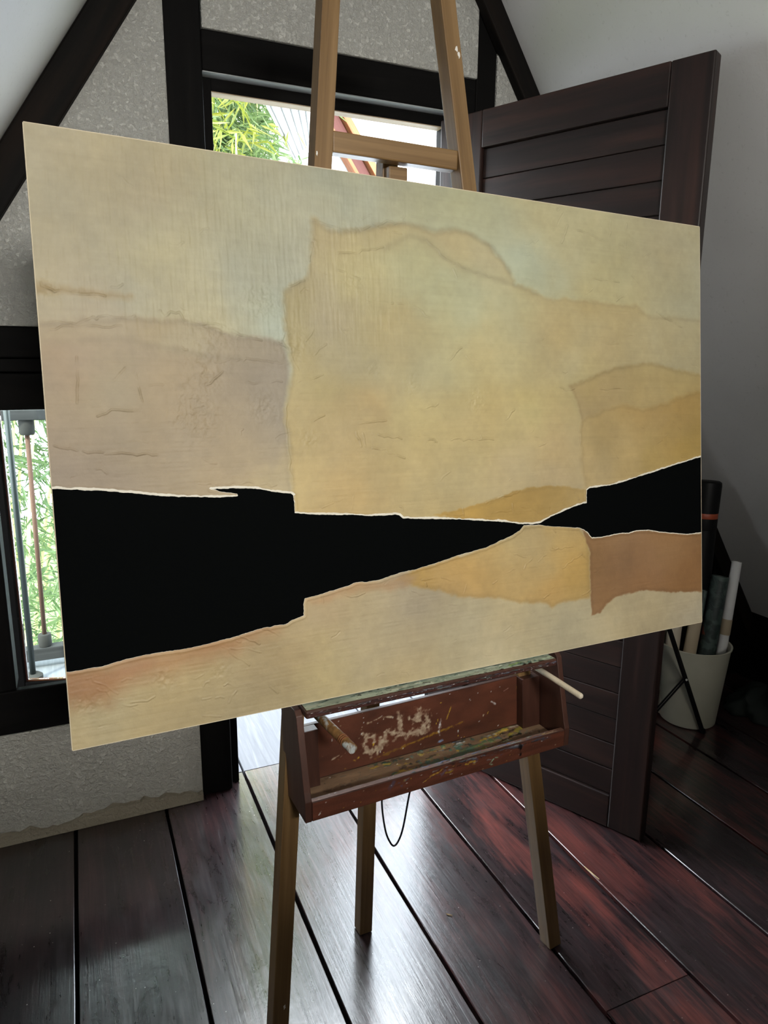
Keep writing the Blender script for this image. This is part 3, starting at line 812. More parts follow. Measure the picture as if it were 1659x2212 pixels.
SHAPES = {
 'black': [(-0.0229,0.5603),(0.0001,0.5669),(0.0188,0.5698),(0.049,0.5739),(0.0891,0.5831),(0.1144,0.5897),(0.1463,0.5936),(0.1773,0.5977),(0.2005,0.5969),(0.1996,0.5932),(0.1916,0.5901),(0.1817,0.5877),(0.1691,0.5824),(0.1839,0.5822),(0.202,0.5829),(0.2266,0.5865),(0.2412,0.5924),(0.2539,0.5957),(0.2667,0.5987),(0.2699,0.6028),(0.2705,0.6154),(0.2704,0.6358),(0.2923,0.6406),(0.3264,0.6454),(0.3498,0.6473),(0.3761,0.6532),(0.3958,0.6541),(0.4108,0.6538),(0.417,0.6565),(0.4219,0.6628),(0.4489,0.6669),(0.5023,0.6738),(0.5441,0.6815),(0.5568,0.6838),(0.5883,0.6896),(0.6207,0.6987),(0.6387,0.7009),(0.6543,0.6996),(0.6676,0.6911),(0.7001,0.6773),(0.7277,0.6673),(0.7451,0.6636),(0.7456,0.6351),(0.7522,0.6298),(0.7852,0.6277),(0.8206,0.6216),(0.851,0.6122),(0.882,0.6044),(0.9203,0.5932),(0.9597,0.5818),(0.9988,0.5718),(1.0771,0.5433),(1.0765,0.7816),(0.9976,0.7652),(0.965,0.7653),(0.9286,0.757),(0.8995,0.7508),(0.8774,0.7435),(0.8494,0.741),(0.8311,0.7444),(0.8011,0.7433),(0.7805,0.7466),(0.7546,0.7464),(0.749,0.7398),(0.7449,0.731),(0.7296,0.72),(0.6994,0.7146),(0.6646,0.7081),(0.6529,0.7036),(0.6386,0.7028),(0.6232,0.7021),(0.6154,0.7123),(0.6,0.7218),(0.58,0.7298),(0.5554,0.741),(0.5226,0.7475),(0.5002,0.7531),(0.4728,0.7612),(0.4593,0.7643),(0.4407,0.7693),(0.4174,0.7719),(0.4021,0.7755),(0.3819,0.7822),(0.3671,0.7823),(0.3503,0.78),(0.3381,0.7854),(0.3075,0.7929),(0.2777,0.7992),(0.2762,0.8102),(0.2755,0.831),(0.2609,0.8359),(0.2519,0.842),(0.2498,0.8426),(0.2282,0.8426),(0.2048,0.8468),(0.1778,0.853),(0.1536,0.8574),(0.1262,0.8599),(0.1034,0.8585),(0.0775,0.8597),(0.0522,0.8632),(0.0362,0.8671),(0.0155,0.868),(-0.0005,0.8674),(-0.0333,0.8664)],
 'mauve': [(-0.0193,0.3078),(0.0033,0.3043),(0.0522,0.295),(0.0943,0.2859),(0.1298,0.2878),(0.1501,0.291),(0.1707,0.2973),(0.2026,0.308),(0.2357,0.3158),(0.2654,0.3225),(0.2712,0.3572),(0.2707,0.4042),(0.2654,0.4379),(0.2641,0.4885),(0.2687,0.5568),(0.2693,0.6084),(0.2699,0.6456),(-0.0254,0.6116)],
 'mauve2': [(-0.0214,0.3506),(0.0051,0.3401),(0.0414,0.3295),(0.081,0.3244),(0.1079,0.332),(0.1378,0.3398),(0.1687,0.3479),(0.2118,0.3543),(0.2664,0.3607),(0.2641,0.4885),(0.2498,0.5555),(0.1387,0.5638),(0.0038,0.5532),(-0.0233,0.5676)],
 'ochre_band': [(0.0029,0.2403),(0.0182,0.2501),(0.0413,0.2535),(0.069,0.2553),(0.0916,0.2591),(0.0688,0.2597),(0.041,0.2594),(0.0178,0.2573),(0.0038,0.2572)],
 'field': [(0.3137,0.0933),(0.3311,0.1025),(0.3489,0.1089),(0.3768,0.1046),(0.401,0.0914),(0.4454,0.0805),(0.4655,0.0828),(0.4912,0.087),(0.518,0.0779),(0.5449,0.0854),(0.5779,0.1044),(0.5945,0.1263),(0.6113,0.1556),(0.6226,0.179),(0.6583,0.186),(0.6502,0.1864),(0.6884,0.2068),(0.7559,0.2007),(0.8569,0.2013),(0.8804,0.2243),(1.0546,0.2226),(1.077,0.5796),(0.7475,0.6574),(0.6649,0.712),(0.4433,0.6751),(0.2662,0.6452),(0.2707,0.5921),(0.2685,0.5608),(0.2636,0.4586),(0.2693,0.4219),(0.2756,0.3668),(0.2686,0.3215),(0.2681,0.2793),(0.2687,0.2342),(0.279,0.2122),(0.2991,0.1949),(0.3067,0.1667),(0.3101,0.133)],
 'field_inner': [(0.3154,0.1687),(0.352,0.1547),(0.4117,0.1342),(0.4497,0.1031),(0.475,0.1091),(0.5003,0.1386),(0.5402,0.1605),(0.5963,0.1748),(0.658,0.1967),(0.7821,0.2529),(0.7336,0.3808),(0.4509,0.4133),(0.319,0.3705),(0.2973,0.2861)],
 'hill': [(0.7142,0.3965),(0.753,0.377),(0.8105,0.3533),(0.8705,0.3384),(0.9015,0.3407),(0.9332,0.3499),(0.9957,0.3621),(1.0776,0.3869),(1.077,0.5796),(0.7475,0.6574),(0.7376,0.4628),(0.7299,0.431)],
 'gold_right': [(0.737,0.501),(0.7402,0.4755),(0.7572,0.4631),(0.7859,0.4474),(0.824,0.4379),(0.8693,0.4449),(0.9325,0.425),(0.9988,0.4075),(1.0775,0.3989),(1.077,0.5918),(0.7571,0.6421),(0.7396,0.628),(0.7376,0.5763)],
 'lens': [(0.4702,0.6614),(0.4891,0.6583),(0.5167,0.6525),(0.5595,0.6408),(0.5889,0.6309),(0.5578,0.6395),(0.5947,0.6278),(0.6327,0.6189),(0.6717,0.6185),(0.7119,0.6257),(0.7451,0.6334),(0.7432,0.664),(0.711,0.6768),(0.6676,0.6927),(0.6516,0.7018),(0.6207,0.6997),(0.5567,0.6859),(0.5161,0.6761)],
 'gold_low': [(0.4068,0.7848),(0.4329,0.7721),(0.4727,0.7629),(0.5226,0.7493),(0.5541,0.7413),(0.5957,0.7251),(0.6234,0.7046),(0.6513,0.7042),(0.7296,0.721),(0.7473,0.7559),(0.7477,0.8219),(0.7495,0.8819),(0.7465,0.8912),(0.6962,0.8896),(0.6716,0.8977),(0.6638,0.8848),(0.6144,0.8735),(0.577,0.8584),(0.5527,0.8506),(0.5118,0.8427),(0.4738,0.8212),(0.4371,0.804)],
 'brown': [(0.7351,0.7249),(0.7546,0.7438),(0.8556,0.7401),(0.999,0.769),(1.0765,0.7755),(1.0761,0.9332),(0.9981,0.9206),(0.9504,0.9099),(0.9272,0.9091),(0.898,0.9023),(0.8538,0.8905),(0.8353,0.8912),(0.8019,0.8969),(0.784,0.9086),(0.769,0.9309),(0.7516,0.9339),(0.7495,0.8819),(0.7491,0.8221),(0.7485,0.7693),(0.7418,0.7486)],
 'peach': [(-0.02,0.8685),(-0.0005,0.8674),(0.0362,0.8671),(0.0775,0.8597),(0.1262,0.8599),(0.1778,0.853),(0.2282,0.8426),(0.2408,0.8502),(0.2187,0.8672),(0.1765,0.8851),(0.1169,0.8971),(0.0792,0.9048),(0.0515,0.9175),(0.0386,0.9311),(0.0075,0.9304),(-0.0139,0.932)],
 'pink_mid': [(0.2777,0.8008),(0.3075,0.7936),(0.3502,0.781),(0.3819,0.7828),(0.4174,0.773),(0.4376,0.7868),(0.4217,0.8012),(0.3812,0.804),(0.3329,0.8016),(0.2978,0.808)],
}
RIDGES = [
 [(0.0029,0.2403),(0.0076,0.2511),(0.0181,0.2515),(0.027,0.2521),(0.0412,0.255),(0.0541,0.2552),(0.067,0.2569)],
 [(0.0033,0.3043),(0.0246,0.3028),(0.0522,0.295),(0.0598,0.2915),(0.0749,0.2913),(0.0962,0.2867)],
 [(0.0071,0.3169),(0.0151,0.315),(0.0225,0.3087),(0.0388,0.3068),(0.082,0.3033)],
 [(0.1223,0.2761),(0.1279,0.2849),(0.1364,0.2765),(0.1445,0.2774),(0.1502,0.2878),(0.1583,0.2935),(0.1729,0.2956),(0.1859,0.2916),(0.1964,0.2988),(0.2135,0.3106),(0.2402,0.3189)],
 [(0.1563,0.2921),(0.1706,0.3021),(0.1876,0.3026),(0.2091,0.3109)],
 [(0.3136,0.0963),(0.3267,0.1002),(0.34,0.1042),(0.3627,0.1083),(0.3816,0.1023),(0.3938,0.0926),(0.4157,0.0828),(0.4429,0.08)],
 [(0.3123,0.1327),(0.3104,0.1541),(0.3066,0.1698)],
 [(0.2723,0.2219),(0.2876,0.2143),(0.2987,0.207)],
 [(0.2697,0.2341),(0.2679,0.2552),(0.2702,0.2791),(0.2717,0.2971),(0.2644,0.3217)],
 [(0.2644,0.3217),(0.2725,0.3334),(0.2783,0.3514)],
 [(0.263,0.3243),(0.2767,0.337),(0.2807,0.3569),(0.285,0.3703)],
 [(0.2662,0.4311),(0.2647,0.4716),(0.2664,0.5226),(0.2687,0.5568),(0.2708,0.5776)],
 [(0.0046,0.4986),(0.017,0.5022),(0.0277,0.5071)],
 [(0.0323,0.5083),(0.0536,0.5115)],
 [(0.0555,0.5116),(0.1119,0.5183)],
 [(0.0507,0.451),(0.0604,0.4452),(0.0739,0.4417),(0.0952,0.4432)],
 [(0.2192,0.3932),(0.2326,0.398),(0.2512,0.3911),(0.2629,0.3926)],
 [(0.1553,0.5715),(0.181,0.5753),(0.2032,0.5738),(0.2489,0.5809)],
 [(0.181,0.3602),(0.2118,0.3543),(0.2689,0.3573)],
 [(0.0329,0.3563),(0.0344,0.3827),(0.0342,0.4063),(0.0309,0.43)],
 [(0.1707,0.4019),(0.1912,0.3759)],
 [(0.0939,0.3844),(0.0996,0.4334)],
 [(0.4473,0.447),(0.4656,0.4439),(0.4843,0.4338)],
 [(0.3017,0.4656),(0.3167,0.4549)],
 [(0.2856,0.3911),(0.3012,0.3846),(0.3171,0.3781)],
 [(0.3049,0.3427),(0.3236,0.3218)],
 [(0.5055,0.3433),(0.5252,0.3186)],
 [(0.365,0.4702),(0.3843,0.4674),(0.4039,0.4662)],
 [(0.3933,0.4922),(0.4128,0.4995),(0.4253,0.5033)],
 [(0.5984,0.465),(0.6122,0.4472)],
 [(0.4827,0.5899),(0.4994,0.5738)],
 [(0.3691,0.4898),(0.3719,0.5159)],
 [(0.3596,0.4878),(0.3659,0.5156)],
 [(0.4213,0.6374),(0.423,0.6477)],
 [(0.451,0.4992),(0.4795,0.5123)],
 [(0.5039,0.5046),(0.5369,0.5094),(0.574,0.5109)],
 [(0.3826,0.5196),(0.4119,0.531),(0.4292,0.542)],
 [(0.4533,0.241),(0.4862,0.2683)],
 [(0.578,0.101),(0.5919,0.1163)],
 [(0.475,0.1091),(0.5003,0.1386),(0.5402,0.1605),(0.5963,0.1748)],
 [(0.3475,0.1522),(0.3755,0.1454),(0.4094,0.1313)],
 [(0.4356,0.0748),(0.4433,0.0671)],
 [(0.3843,0.2389),(0.4208,0.2373)],
 [(0.3442,0.1835),(0.3739,0.1957)],
 [(0.3475,0.2891),(0.359,0.2915)],
 [(0.7365,0.0503),(0.7583,0.0531),(0.7804,0.0622),(0.8001,0.0672)],
 [(0.8037,0.0133),(0.8033,0.0416),(0.7973,0.0628)],
 [(0.8029,0.0683),(0.7998,0.086)],
 [(0.6291,0.1165),(0.6517,0.115),(0.6558,0.0967)],
 [(0.6383,0.0932),(0.6625,0.0803)],
 [(0.7179,0.041),(0.7065,0.0805)],
 [(0.7614,0.1145),(0.774,0.1138)],
 [(0.7692,0.1519),(0.819,0.154)],
 [(0.8126,0.1971),(0.8349,0.1774)],
 [(0.9012,0.2173),(0.9567,0.2485)],
 [(0.6625,0.0174),(0.6674,0.0254)],
 [(0.6634,0.2905),(0.6734,0.3051)],
 [(0.5738,0.3071),(0.5783,0.3157)],
 [(0.5954,0.4693),(0.6119,0.4486)],
 [(0.698,0.3967),(0.7086,0.4043),(0.725,0.4011)],
 [(0.7751,0.4023),(0.8157,0.4003),(0.8306,0.3946)],
 [(0.6586,0.5277),(0.6705,0.5205)],
 [(0.7881,0.2979),(0.8171,0.2958)],
 [(0.9659,0.3318),(0.9958,0.343)],
 [(0.7346,0.4786),(0.7339,0.52),(0.7359,0.5681)],
 [(0.8369,0.0206),(0.8347,0.0749)],
 [(0.5993,0.7571),(0.6268,0.7731)],
 [(0.6225,0.7965),(0.637,0.7784)],
 [(0.6486,0.7859),(0.6639,0.773)],
 [(0.6742,0.765),(0.7164,0.7621)],
 [(0.6936,0.8081),(0.7342,0.7819)],
 [(0.7342,0.7819),(0.7466,0.7986)],
 [(0.6183,0.813),(0.6258,0.8212)],
 [(0.6574,0.8708),(0.6669,0.8646)],
 [(0.7368,0.8778),(0.7492,0.8685)],
 [(0.7192,0.8368),(0.7263,0.8347)],
 [(0.6791,0.7195),(0.683,0.7247)],
 [(0.5577,0.6439),(0.5871,0.6347),(0.6173,0.6237)],
 [(0.557,0.6724),(0.5864,0.6666),(0.6026,0.6652),(0.6074,0.6734),(0.6188,0.6716)],
 [(0.6016,0.6529),(0.6062,0.6718)],
 [(0.6216,0.6611),(0.6343,0.664)],
 [(0.7227,0.6378),(0.7293,0.6546)],
 [(0.4837,0.6577),(0.4971,0.6644),(0.5192,0.6651)],
 [(0.5181,0.6526),(0.5196,0.6687)],
 [(0.4506,0.7925),(0.472,0.7899)],
 [(0.3282,0.8007),(0.3397,0.8096),(0.3616,0.8037)],
 [(0.4813,0.8475),(0.5086,0.8583)],
 [(0.453,0.7999),(0.4555,0.8073)],
 [(0.5668,0.8219),(0.5728,0.8156)],
 [(0.1732,0.8658),(0.2024,0.9088)],
 [(0.1812,0.8708),(0.2015,0.8773),(0.2179,0.8885)],
 [(0.1952,0.8518),(0.2164,0.8724)],
 [(0.2217,0.8443),(0.2425,0.8626)],
 [(0.1437,0.9302),(0.1528,0.925),(0.1585,0.9312)],
 [(0.1705,0.9346),(0.1864,0.9452)],
 [(0.1741,0.9714),(0.1841,0.9524)],
 [(0.0198,0.8856),(0.0265,0.8903),(0.0365,0.8988),(0.0506,0.9187)],
 [(0.0284,0.9051),(0.0395,0.9111)],
 [(0.0402,0.9142),(0.0402,0.933)],
 [(0.0458,0.926),(0.0546,0.9294)],
 [(0.0559,0.9392),(0.0702,0.9429)],
 [(0.0669,0.9366),(0.0814,0.9379),(0.0899,0.9345)],
 [(0.1444,0.9856),(0.1641,0.9933)],
 [(0.1456,0.9567),(0.1536,0.9554)],
 [(0.1595,0.9562),(0.1695,0.96)],
 [(0.2281,0.9586),(0.2363,0.9705)],
]
ROUGH = [(0.0041, 0.2515, 0.035), (0.1828, 0.3156, 0.046), (0.1674, 0.3797, 0.046), (0.1541, 0.4465, 0.05), (0.238, 0.4376, 0.035), (0.2793, 0.3239, 0.042), (0.2499, 0.2568, 0.035), (0.3676, 0.103, 0.022), (0.3143, 0.1385, 0.017), (0.3643, 0.2031, 0.023), (0.3874, 0.3701, 0.019), (0.4463, 0.3952, 0.027), (0.2949, 0.4998, 0.023), (0.5474, 0.4289, 0.035), (0.1013, 0.9079, 0.027), (0.0179, 0.9278, 0.027), (0.1673, 0.9136, 0.023), (0.2383, 0.2473, 0.042)]
PIGMENT = {
 'base': [((0.0205,0.0203),(171,156,128)),((0.1102,0.0729),(168,153,124)),((0.2245,0.0665),(165,158,133)),((0.368,0.0397),(163,161,142)),((0.5343,0.0363),(166,164,138)),((0.6954,0.0379),(182,170,134)),((0.934,0.0432),(178,163,128)),((0.9649,0.184),(172,160,127)),((0.6336,0.1647),(172,174,152)),((0.0188,0.1473),(172,157,127)),((0.1298,0.1901),(172,160,127)),((0.2301,0.2095),(172,166,142)),((0.2618,0.2803),(172,174,156)),((0.0195,0.2257),(176,160,130)),((0.0921,0.2624),(166,158,136)),((0.1793,0.2467),(180,168,136)),((0.0526,0.2955),(166,150,126)),((0.7836,0.148),(178,166,128)),((0.2966,0.1355),(166,160,138)),((0.0222,0.959),(176,156,116)),((0.124,0.9408),(172,150,110)),((0.2387,0.9029),(170,148,112)),((0.3666,0.8974),(178,160,128)),((0.5117,0.9111),(176,162,134)),((0.6777,0.9699),(184,168,136)),((0.5909,0.9705),(188,170,136)),((0.8723,0.9568),(184,166,134)),((0.3038,0.8103),(178,156,124)),((0.9704,0.9412),(182,164,134)),((0.4387,0.8368),(176,158,130)),((0.2988,0.9545),(186,166,124)),((0.0114,0.9873),(190,168,128))],
 'mauve': [((0.0279,0.3338),(166,144,118)),((0.1249,0.3057),(160,138,108)),((0.2033,0.3248),(156,136,114)),((0.2584,0.372),(153,134,113)),((0.1496,0.3276),(164,150,128)),((0.0935,0.4532),(158,138,114)),((0.042,0.5278),(152,130,110)),((0.1949,0.5372),(172,148,122)),((0.2506,0.5833),(180,156,120)),((0.015,0.4149),(160,138,110))],
 'mauve2': [((0.0258,0.378),(160,134,112)),((0.0708,0.4147),(156,138,112)),((0.1219,0.3755),(154,132,108)),((0.1725,0.4143),(158,138,118)),((0.2352,0.3726),(147,128,109)),((0.2553,0.4561),(153,134,114)),((0.0437,0.49),(154,132,110)),((0.0182,0.5413),(146,124,106)),((0.1427,0.4939),(162,140,116)),((0.2285,0.5477),(166,144,118)),((0.1502,0.5668),(172,148,120)),((0.0942,0.4378),(150,128,104))],
 'field': [((0.3272,0.1311),(166,150,118)),((0.3187,0.1997),(160,142,106)),((0.364,0.1601),(170,156,120)),((0.4601,0.0939),(166,152,122)),((0.5706,0.1147),(170,158,128)),((0.2918,0.2697),(166,150,110)),((0.3542,0.2649),(164,148,120)),((0.4538,0.312),(172,152,112)),((0.6064,0.2845),(174,160,124)),((0.7811,0.3163),(172,154,118)),((0.9318,0.2874),(172,158,126)),((0.3184,0.3878),(176,156,108)),((0.2836,0.4995),(178,154,106)),((0.2735,0.6112),(192,166,116)),((0.3431,0.6),(190,160,110)),((0.3271,0.5013),(178,154,112)),((0.4496,0.4596),(178,160,114)),((0.4455,0.5997),(182,162,120)),((0.561,0.5106),(182,162,118)),((0.6445,0.4428),(178,162,116)),((0.6863,0.5156),(180,154,112)),((0.5994,0.5924),(184,164,128)),((0.7336,0.3808),(176,160,118)),((0.3815,0.4314),(168,142,98)),((0.5251,0.3939),(176,158,112)),((0.6847,0.5988),(184,160,122))],
 'field_inner': [((0.3753,0.2108),(172,160,122)),((0.4586,0.148),(166,164,136)),((0.5295,0.2231),(166,166,140)),((0.493,0.1987),(165,166,140)),((0.6081,0.2063),(170,164,134)),((0.3225,0.2673),(166,152,126)),((0.4195,0.2957),(172,156,118)),((0.6908,0.2795),(172,156,122)),((0.5654,0.3255),(176,162,124)),((0.7347,0.3183),(172,160,130))],
 'hill': [((0.7611,0.3909),(164,144,102)),((0.8789,0.3562),(168,148,106)),((0.9633,0.3884),(170,148,102)),((0.7793,0.4334),(168,146,108)),((0.8783,0.4116),(166,144,102)),((0.985,0.446),(166,140,92)),((0.7417,0.4437),(168,146,110))],
 'gold_right': [((0.7687,0.5081),(176,152,108)),((0.8777,0.4673),(166,138,92)),((0.9629,0.4458),(162,132,82)),((0.9845,0.5275),(164,136,80)),((0.8261,0.5542),(176,150,104)),((0.7674,0.5942),(186,160,116)),((0.8973,0.5807),(170,144,92))],
 'lens': [((0.5184,0.6497),(186,150,84)),((0.5983,0.6428),(170,138,80)),((0.6664,0.639),(172,140,84)),((0.72,0.6387),(180,150,98)),((0.6226,0.676),(172,140,84)),((0.5734,0.6605),(168,136,78))],
 'gold_low': [((0.419,0.7759),(184,148,88)),((0.5153,0.7723),(186,152,98)),((0.5965,0.7239),(176,156,116)),((0.6381,0.7503),(174,154,118)),((0.6999,0.7484),(186,158,108)),((0.7258,0.8386),(184,152,96)),((0.5942,0.8261),(178,150,104)),((0.6795,0.8734),(186,152,100)),((0.514,0.8217),(184,152,104)),((0.7184,0.7294),(190,160,110))],
 'brown': [((0.7643,0.7902),(142,108,76)),((0.8229,0.799),(140,104,74)),((0.7722,0.9023),(148,112,80)),((0.9273,0.7914),(150,112,76)),((0.971,0.8692),(142,102,66)),((0.8732,0.8758),(146,108,76)),((0.8134,0.764),(156,120,86))],
 'peach': [((0.0065,0.8913),(166,122,88)),((0.0749,0.8779),(168,124,92)),((0.1539,0.8731),(160,118,84)),((0.0237,0.9277),(164,120,82)),((0.2111,0.8526),(172,134,100)),((0.1149,0.9049),(168,132,94))],
 'pink_mid': [((0.3041,0.8014),(178,144,112)),((0.4047,0.7829),(172,140,108))],
 'ochre_band': [((0.0096,0.2483),(160,134,92)),((0.0545,0.2548),(158,132,92))],
}

CW, CH, CT = 1.4385, 0.9576, 0.020
CU = Vector((0.99840, 0.05395, -0.01686)).normalized()
CV = Vector((-0.00900, -0.14270, -0.98973)).normalized()      # down the picture
CV = (CV-CU*CV.dot(CU)).normalized()
CN = CU.cross(CV)                                              # into the picture (away from the viewer)
CTL = Vector((-0.03684, 1.25546, 1.73927))
PIG_GAIN = 0.95

def build_painting():
    r = np.random.default_rng(11)
    nx, ny = 1201, 801
    u = np.linspace(0, 1, nx, dtype=np.float32); v = np.linspace(0, 1, ny, dtype=np.float32)
    X, Y = np.meshgrid(u*CW, v*CH)
    def sc(poly): return [(a*CW, b*CH) for a, b in poly]
    wx = (fbm(nx, ny, 24, 16, r)-0.5)*0.030; wy = (fbm(nx, ny, 24, 16, r)-0.5)*0.030
    fx = (fbm(nx, ny, 160, 110, r, 3)-0.5)*0.006; fy = (fbm(nx, ny, 160, 110, r, 3)-0.5)*0.006
    def field(key, power=1.4):
        k = {'mauve': (.955, 1.0, 1.03), 'mauve2': (.95, 1.0, 1.03), 'base': (.975, 1.0, 1.03)}.get(key, (.985, 1.0, 1.0))
        num = np.zeros((ny, nx, 3), np.float32); den = np.zeros((ny, nx), np.float32)
        xw, yw = X+wx*2.2, Y+wy*2.2
        for (pu, pv), c in PIGMENT[key]:
            w = 1.0/((xw-pu*CW)**2+(yw-pv*CH)**2+0.0012)**power
            num += w[..., None]*np.array(c, np.float32); den += w
        return num/den[..., None]*np.array(k, np.float32)
    col = field('base')
    soft = dict(ochre_band=(0.018, .75), mauve=(0.014, .95), mauve2=(0.030, .85), field=(0.014, .9), field_inner=(0.075, .8), hill=(0.010, .9),
                gold_right=(0.016, .95), lens=(0.005, 1), gold_low=(0.010, 1), peach=(0.050, .95), pink_mid=(0.02, .8), brown=(0.005, 1))
    hgt = np.zeros((ny, nx), np.float32)
    for key in ('ochre_band', 'mauve', 'mauve2', 'field', 'field_inner', 'hill', 'gold_right', 'lens', 'gold_low', 'peach', 'pink_mid', 'brown'):
        s, op = soft[key]
        k = min(1.0, s/0.03+0.1)
        d = sdf(sc(SHAPES[key]), X+wx*k+fx, Y+wy*k+fy)
        a = np.clip(0.5-d/s, 0, 1); a = a*a*(3-2*a)*op
        col = col*(1-a[..., None])+field(key)*a[..., None]
        # the far side of a wash dries a little darker along its rim
        rim = np.exp(-((d+0.004)/0.004)**2)*(0.05 if s < 0.02 else 0.0)
        col *= (1-rim)[..., None]
    # faint drawn contours
    for pts, wdt, amt in ((SHAPES['field_inner'][2:9], 0.006, 0.06), (SHAPES['field'][2:13], 0.005, 0.07), (SHAPES['mauve2'][2:8], 0.006, 0.05), (SHAPES['hill'][0:6], 0.005, 0.04)):
        res = stroke_dist(sc(pts), X+wx*0.5, Y+wy*0.5, 0.03) if False else stroke_dist(sc(pts), X, Y, 0.03)
        if res: col[res[0], res[1]] *= (1-amt*np.exp(-(res[2]/wdt)**2))[..., None]
    mott = fbm(nx, ny, 9, 6, r, 5, 0.6)-0.5
    strk = fbm(nx, ny, 8, 150, r, 3, 0.6)-0.5
    fine = fbm(nx, ny, 120, 80, r, 3, 0.6)-0.5
    col *= (1+0.20*mott+0.035*strk+0.06*fine)[..., None]
    hue = fbm(nx, ny, 7, 5, r, 4, 0.55)-0.5
    col[..., 0] *= 1+0.06*hue; col[..., 2] *= 1-0.14*hue
    # relief -------------------------------------------------------------
    UU, VV = X/CW, Y/CH
    vert = fbm(nx, ny, 330, 26, r, 2, 0.5)-0.5
    hor = fbm(nx, ny, 30, 260, r, 2, 0.5)-0.5
    lm = np.clip((0.50-UU)/0.15, 0, 1)*np.clip((0.36-VV)/0.08, 0, 1)
    hgt += 0.0012*vert*lm+0.00050*hor*(1-lm)
    grit = fbm(nx, ny, 300, 200, r, 2, 0.6)-0.5
    hgt += 0.00030*grit
    for pu, pv, rad in ROUGH:
        g = np.exp(-(((X-pu*CW)**2+(Y-pv*CH)**2)/(rad*0.75)**2))
        hgt += g*0.0032*(fbm(nx, ny, 190, 120, r, 3, 0.6)-0.5)
    brk = np.clip(fbm(nx, ny, 70, 46, r, 3, 0.6)*3.2-0.95, 0.12, 1.15).astype(np.float32)
    def ridge(pts, amp, sig):
        pts = np.array(pts)
        if len(pts) > 1:   # wobble
            q = []
            for a, b in zip(pts[:-1], pts[1:]):
                m = max(2, int(np.hypot(*(b-a))/0.008))
                for k in range(m): q.append(a+(b-a)*k/m+r.normal(0, 0.0016, 2))
            q.append(pts[-1]); pts = np.array(q)
        res = stroke_dist(pts, X, Y, 0.008)
        if res is None: return
        prof = np.exp(-(res[2]/sig)**2)-0.35*np.exp(-(res[2]/(sig*2.4))**2)
        hgt[res[0], res[1]] += amp*prof*brk[res[0], res[1]]
        # relief shade put into the pigment: darker groove beside the ridge
        col[res[0], res[1]] *= (1-min(0.06, abs(amp)*24)*brk[res[0], res[1]]*np.exp(-((res[2]-sig*1.5)/(sig*0.7))**2))[..., None]
    for s in RIDGES:
        ridge([(a*CW, b*CH) for a, b in s], r.uniform(0.0013, 0.0024), r.uniform(0.0010, 0.0014))
    for _ in range(170):                      # short knife marks all over
        a = r.uniform(0, 1, 2)*np.array([CW, CH]); th = r.normal(0, 0.5) if r.random() < 0.7 else r.uniform(0, PI)
        L = r.uniform(0.006, 0.034)
        ridge([a, a+np.array([math.cos(th), math.sin(th)])*L], r.uniform(0.0003, 0.0014)*(1 if r.random() < .7 else -1), r.uniform(0.0010, 0.0014))
    bd = sdf(sc(SHAPES['black']), X+fx*0.35, Y+fy*0.35).astype(np.float32)
    inb = bd < 0
    hgt = np.where(inb, hgt*0.45, hgt)
    hgt += 0.0011*np.exp(-((bd-0.004)/0.0022)**2)          # torn paint lip round the black
    low = np.clip((0.63+0.10*np.sin(UU*6)-VV)/0.02, 0, 1)
    # bare rim: wide on the upper edges of the black, thin on the lower ones
    gy = np.gradient(bd, axis=0)
    bare = np.clip(-gy/np.abs(gy).max()*3.0, 0.12, 1)*np.clip(0.35+fbm(nx, ny, 60, 40, r, 2)*1.0, 0, 1)
    right = np.clip((UU-0.70)/0.05, 0, 1)*np.clip((0.85-VV)/0.05, 0, 1)
    bare = np.maximum(bare, right*0.42)
    edge = np.minimum(np.minimum(X, CW-X), np.minimum(Y, CH-Y))
    hgt *= np.clip(edge/0.004, 0, 1)
    L_ = srgb2lin(np.clip(col, 0, 255))*PIG_GAIN*np.array([1.0, 0.99, 0.93])
    rgba = np.ones((ny, nx, 4), np.float32); rgba[..., :3] = np.clip(L_, 0, 0.9)
    # mesh ---------------------------------------------------------------
    verts = np.stack([X, -hgt, -Y], -1).reshape(-1, 3).astype(np.float32)     # local: x right, y into the picture, z up
    i = np.arange(nx*ny).reshape(ny, nx)
    quads = np.stack([i[1:, :-1], i[1:, 1:], i[:-1, 1:], i[:-1, :-1]], -1).reshape(-1, 4)
    me = bpy.data.meshes.new('painted_canvas')
    me.vertices.add(len(verts)); me.vertices.foreach_set('co', verts.ravel())
    nq = len(quads)
    me.loops.add(nq*4); me.loops.foreach_set('vertex_index', quads.ravel().astype(np.int32))
    me.polygons.add(nq); me.polygons.foreach_set('loop_start', np.arange(0, nq*4, 4, dtype=np.int32))
    me.polygons.foreach_set('loop_total', np.full(nq, 4, np.int32)) if False else None
    me.update(calc_edges=True); me.validate()
    me.polygons.foreach_set('use_smooth', np.ones(nq, bool))
    a = me.attributes.new('pigment', 'FLOAT_COLOR', 'POINT'); a.data.foreach_set('color', rgba.reshape(-1))
    a = me.attributes.new('black_distance', 'FLOAT', 'POINT'); a.data.foreach_set('value', bd.reshape(-1))
    a = me.attributes.new('bare_edge', 'FLOAT', 'POINT'); a.data.foreach_set('value', bare.astype(np.float32).reshape(-1))
    me.materials.append(M['canvas'])
    return me

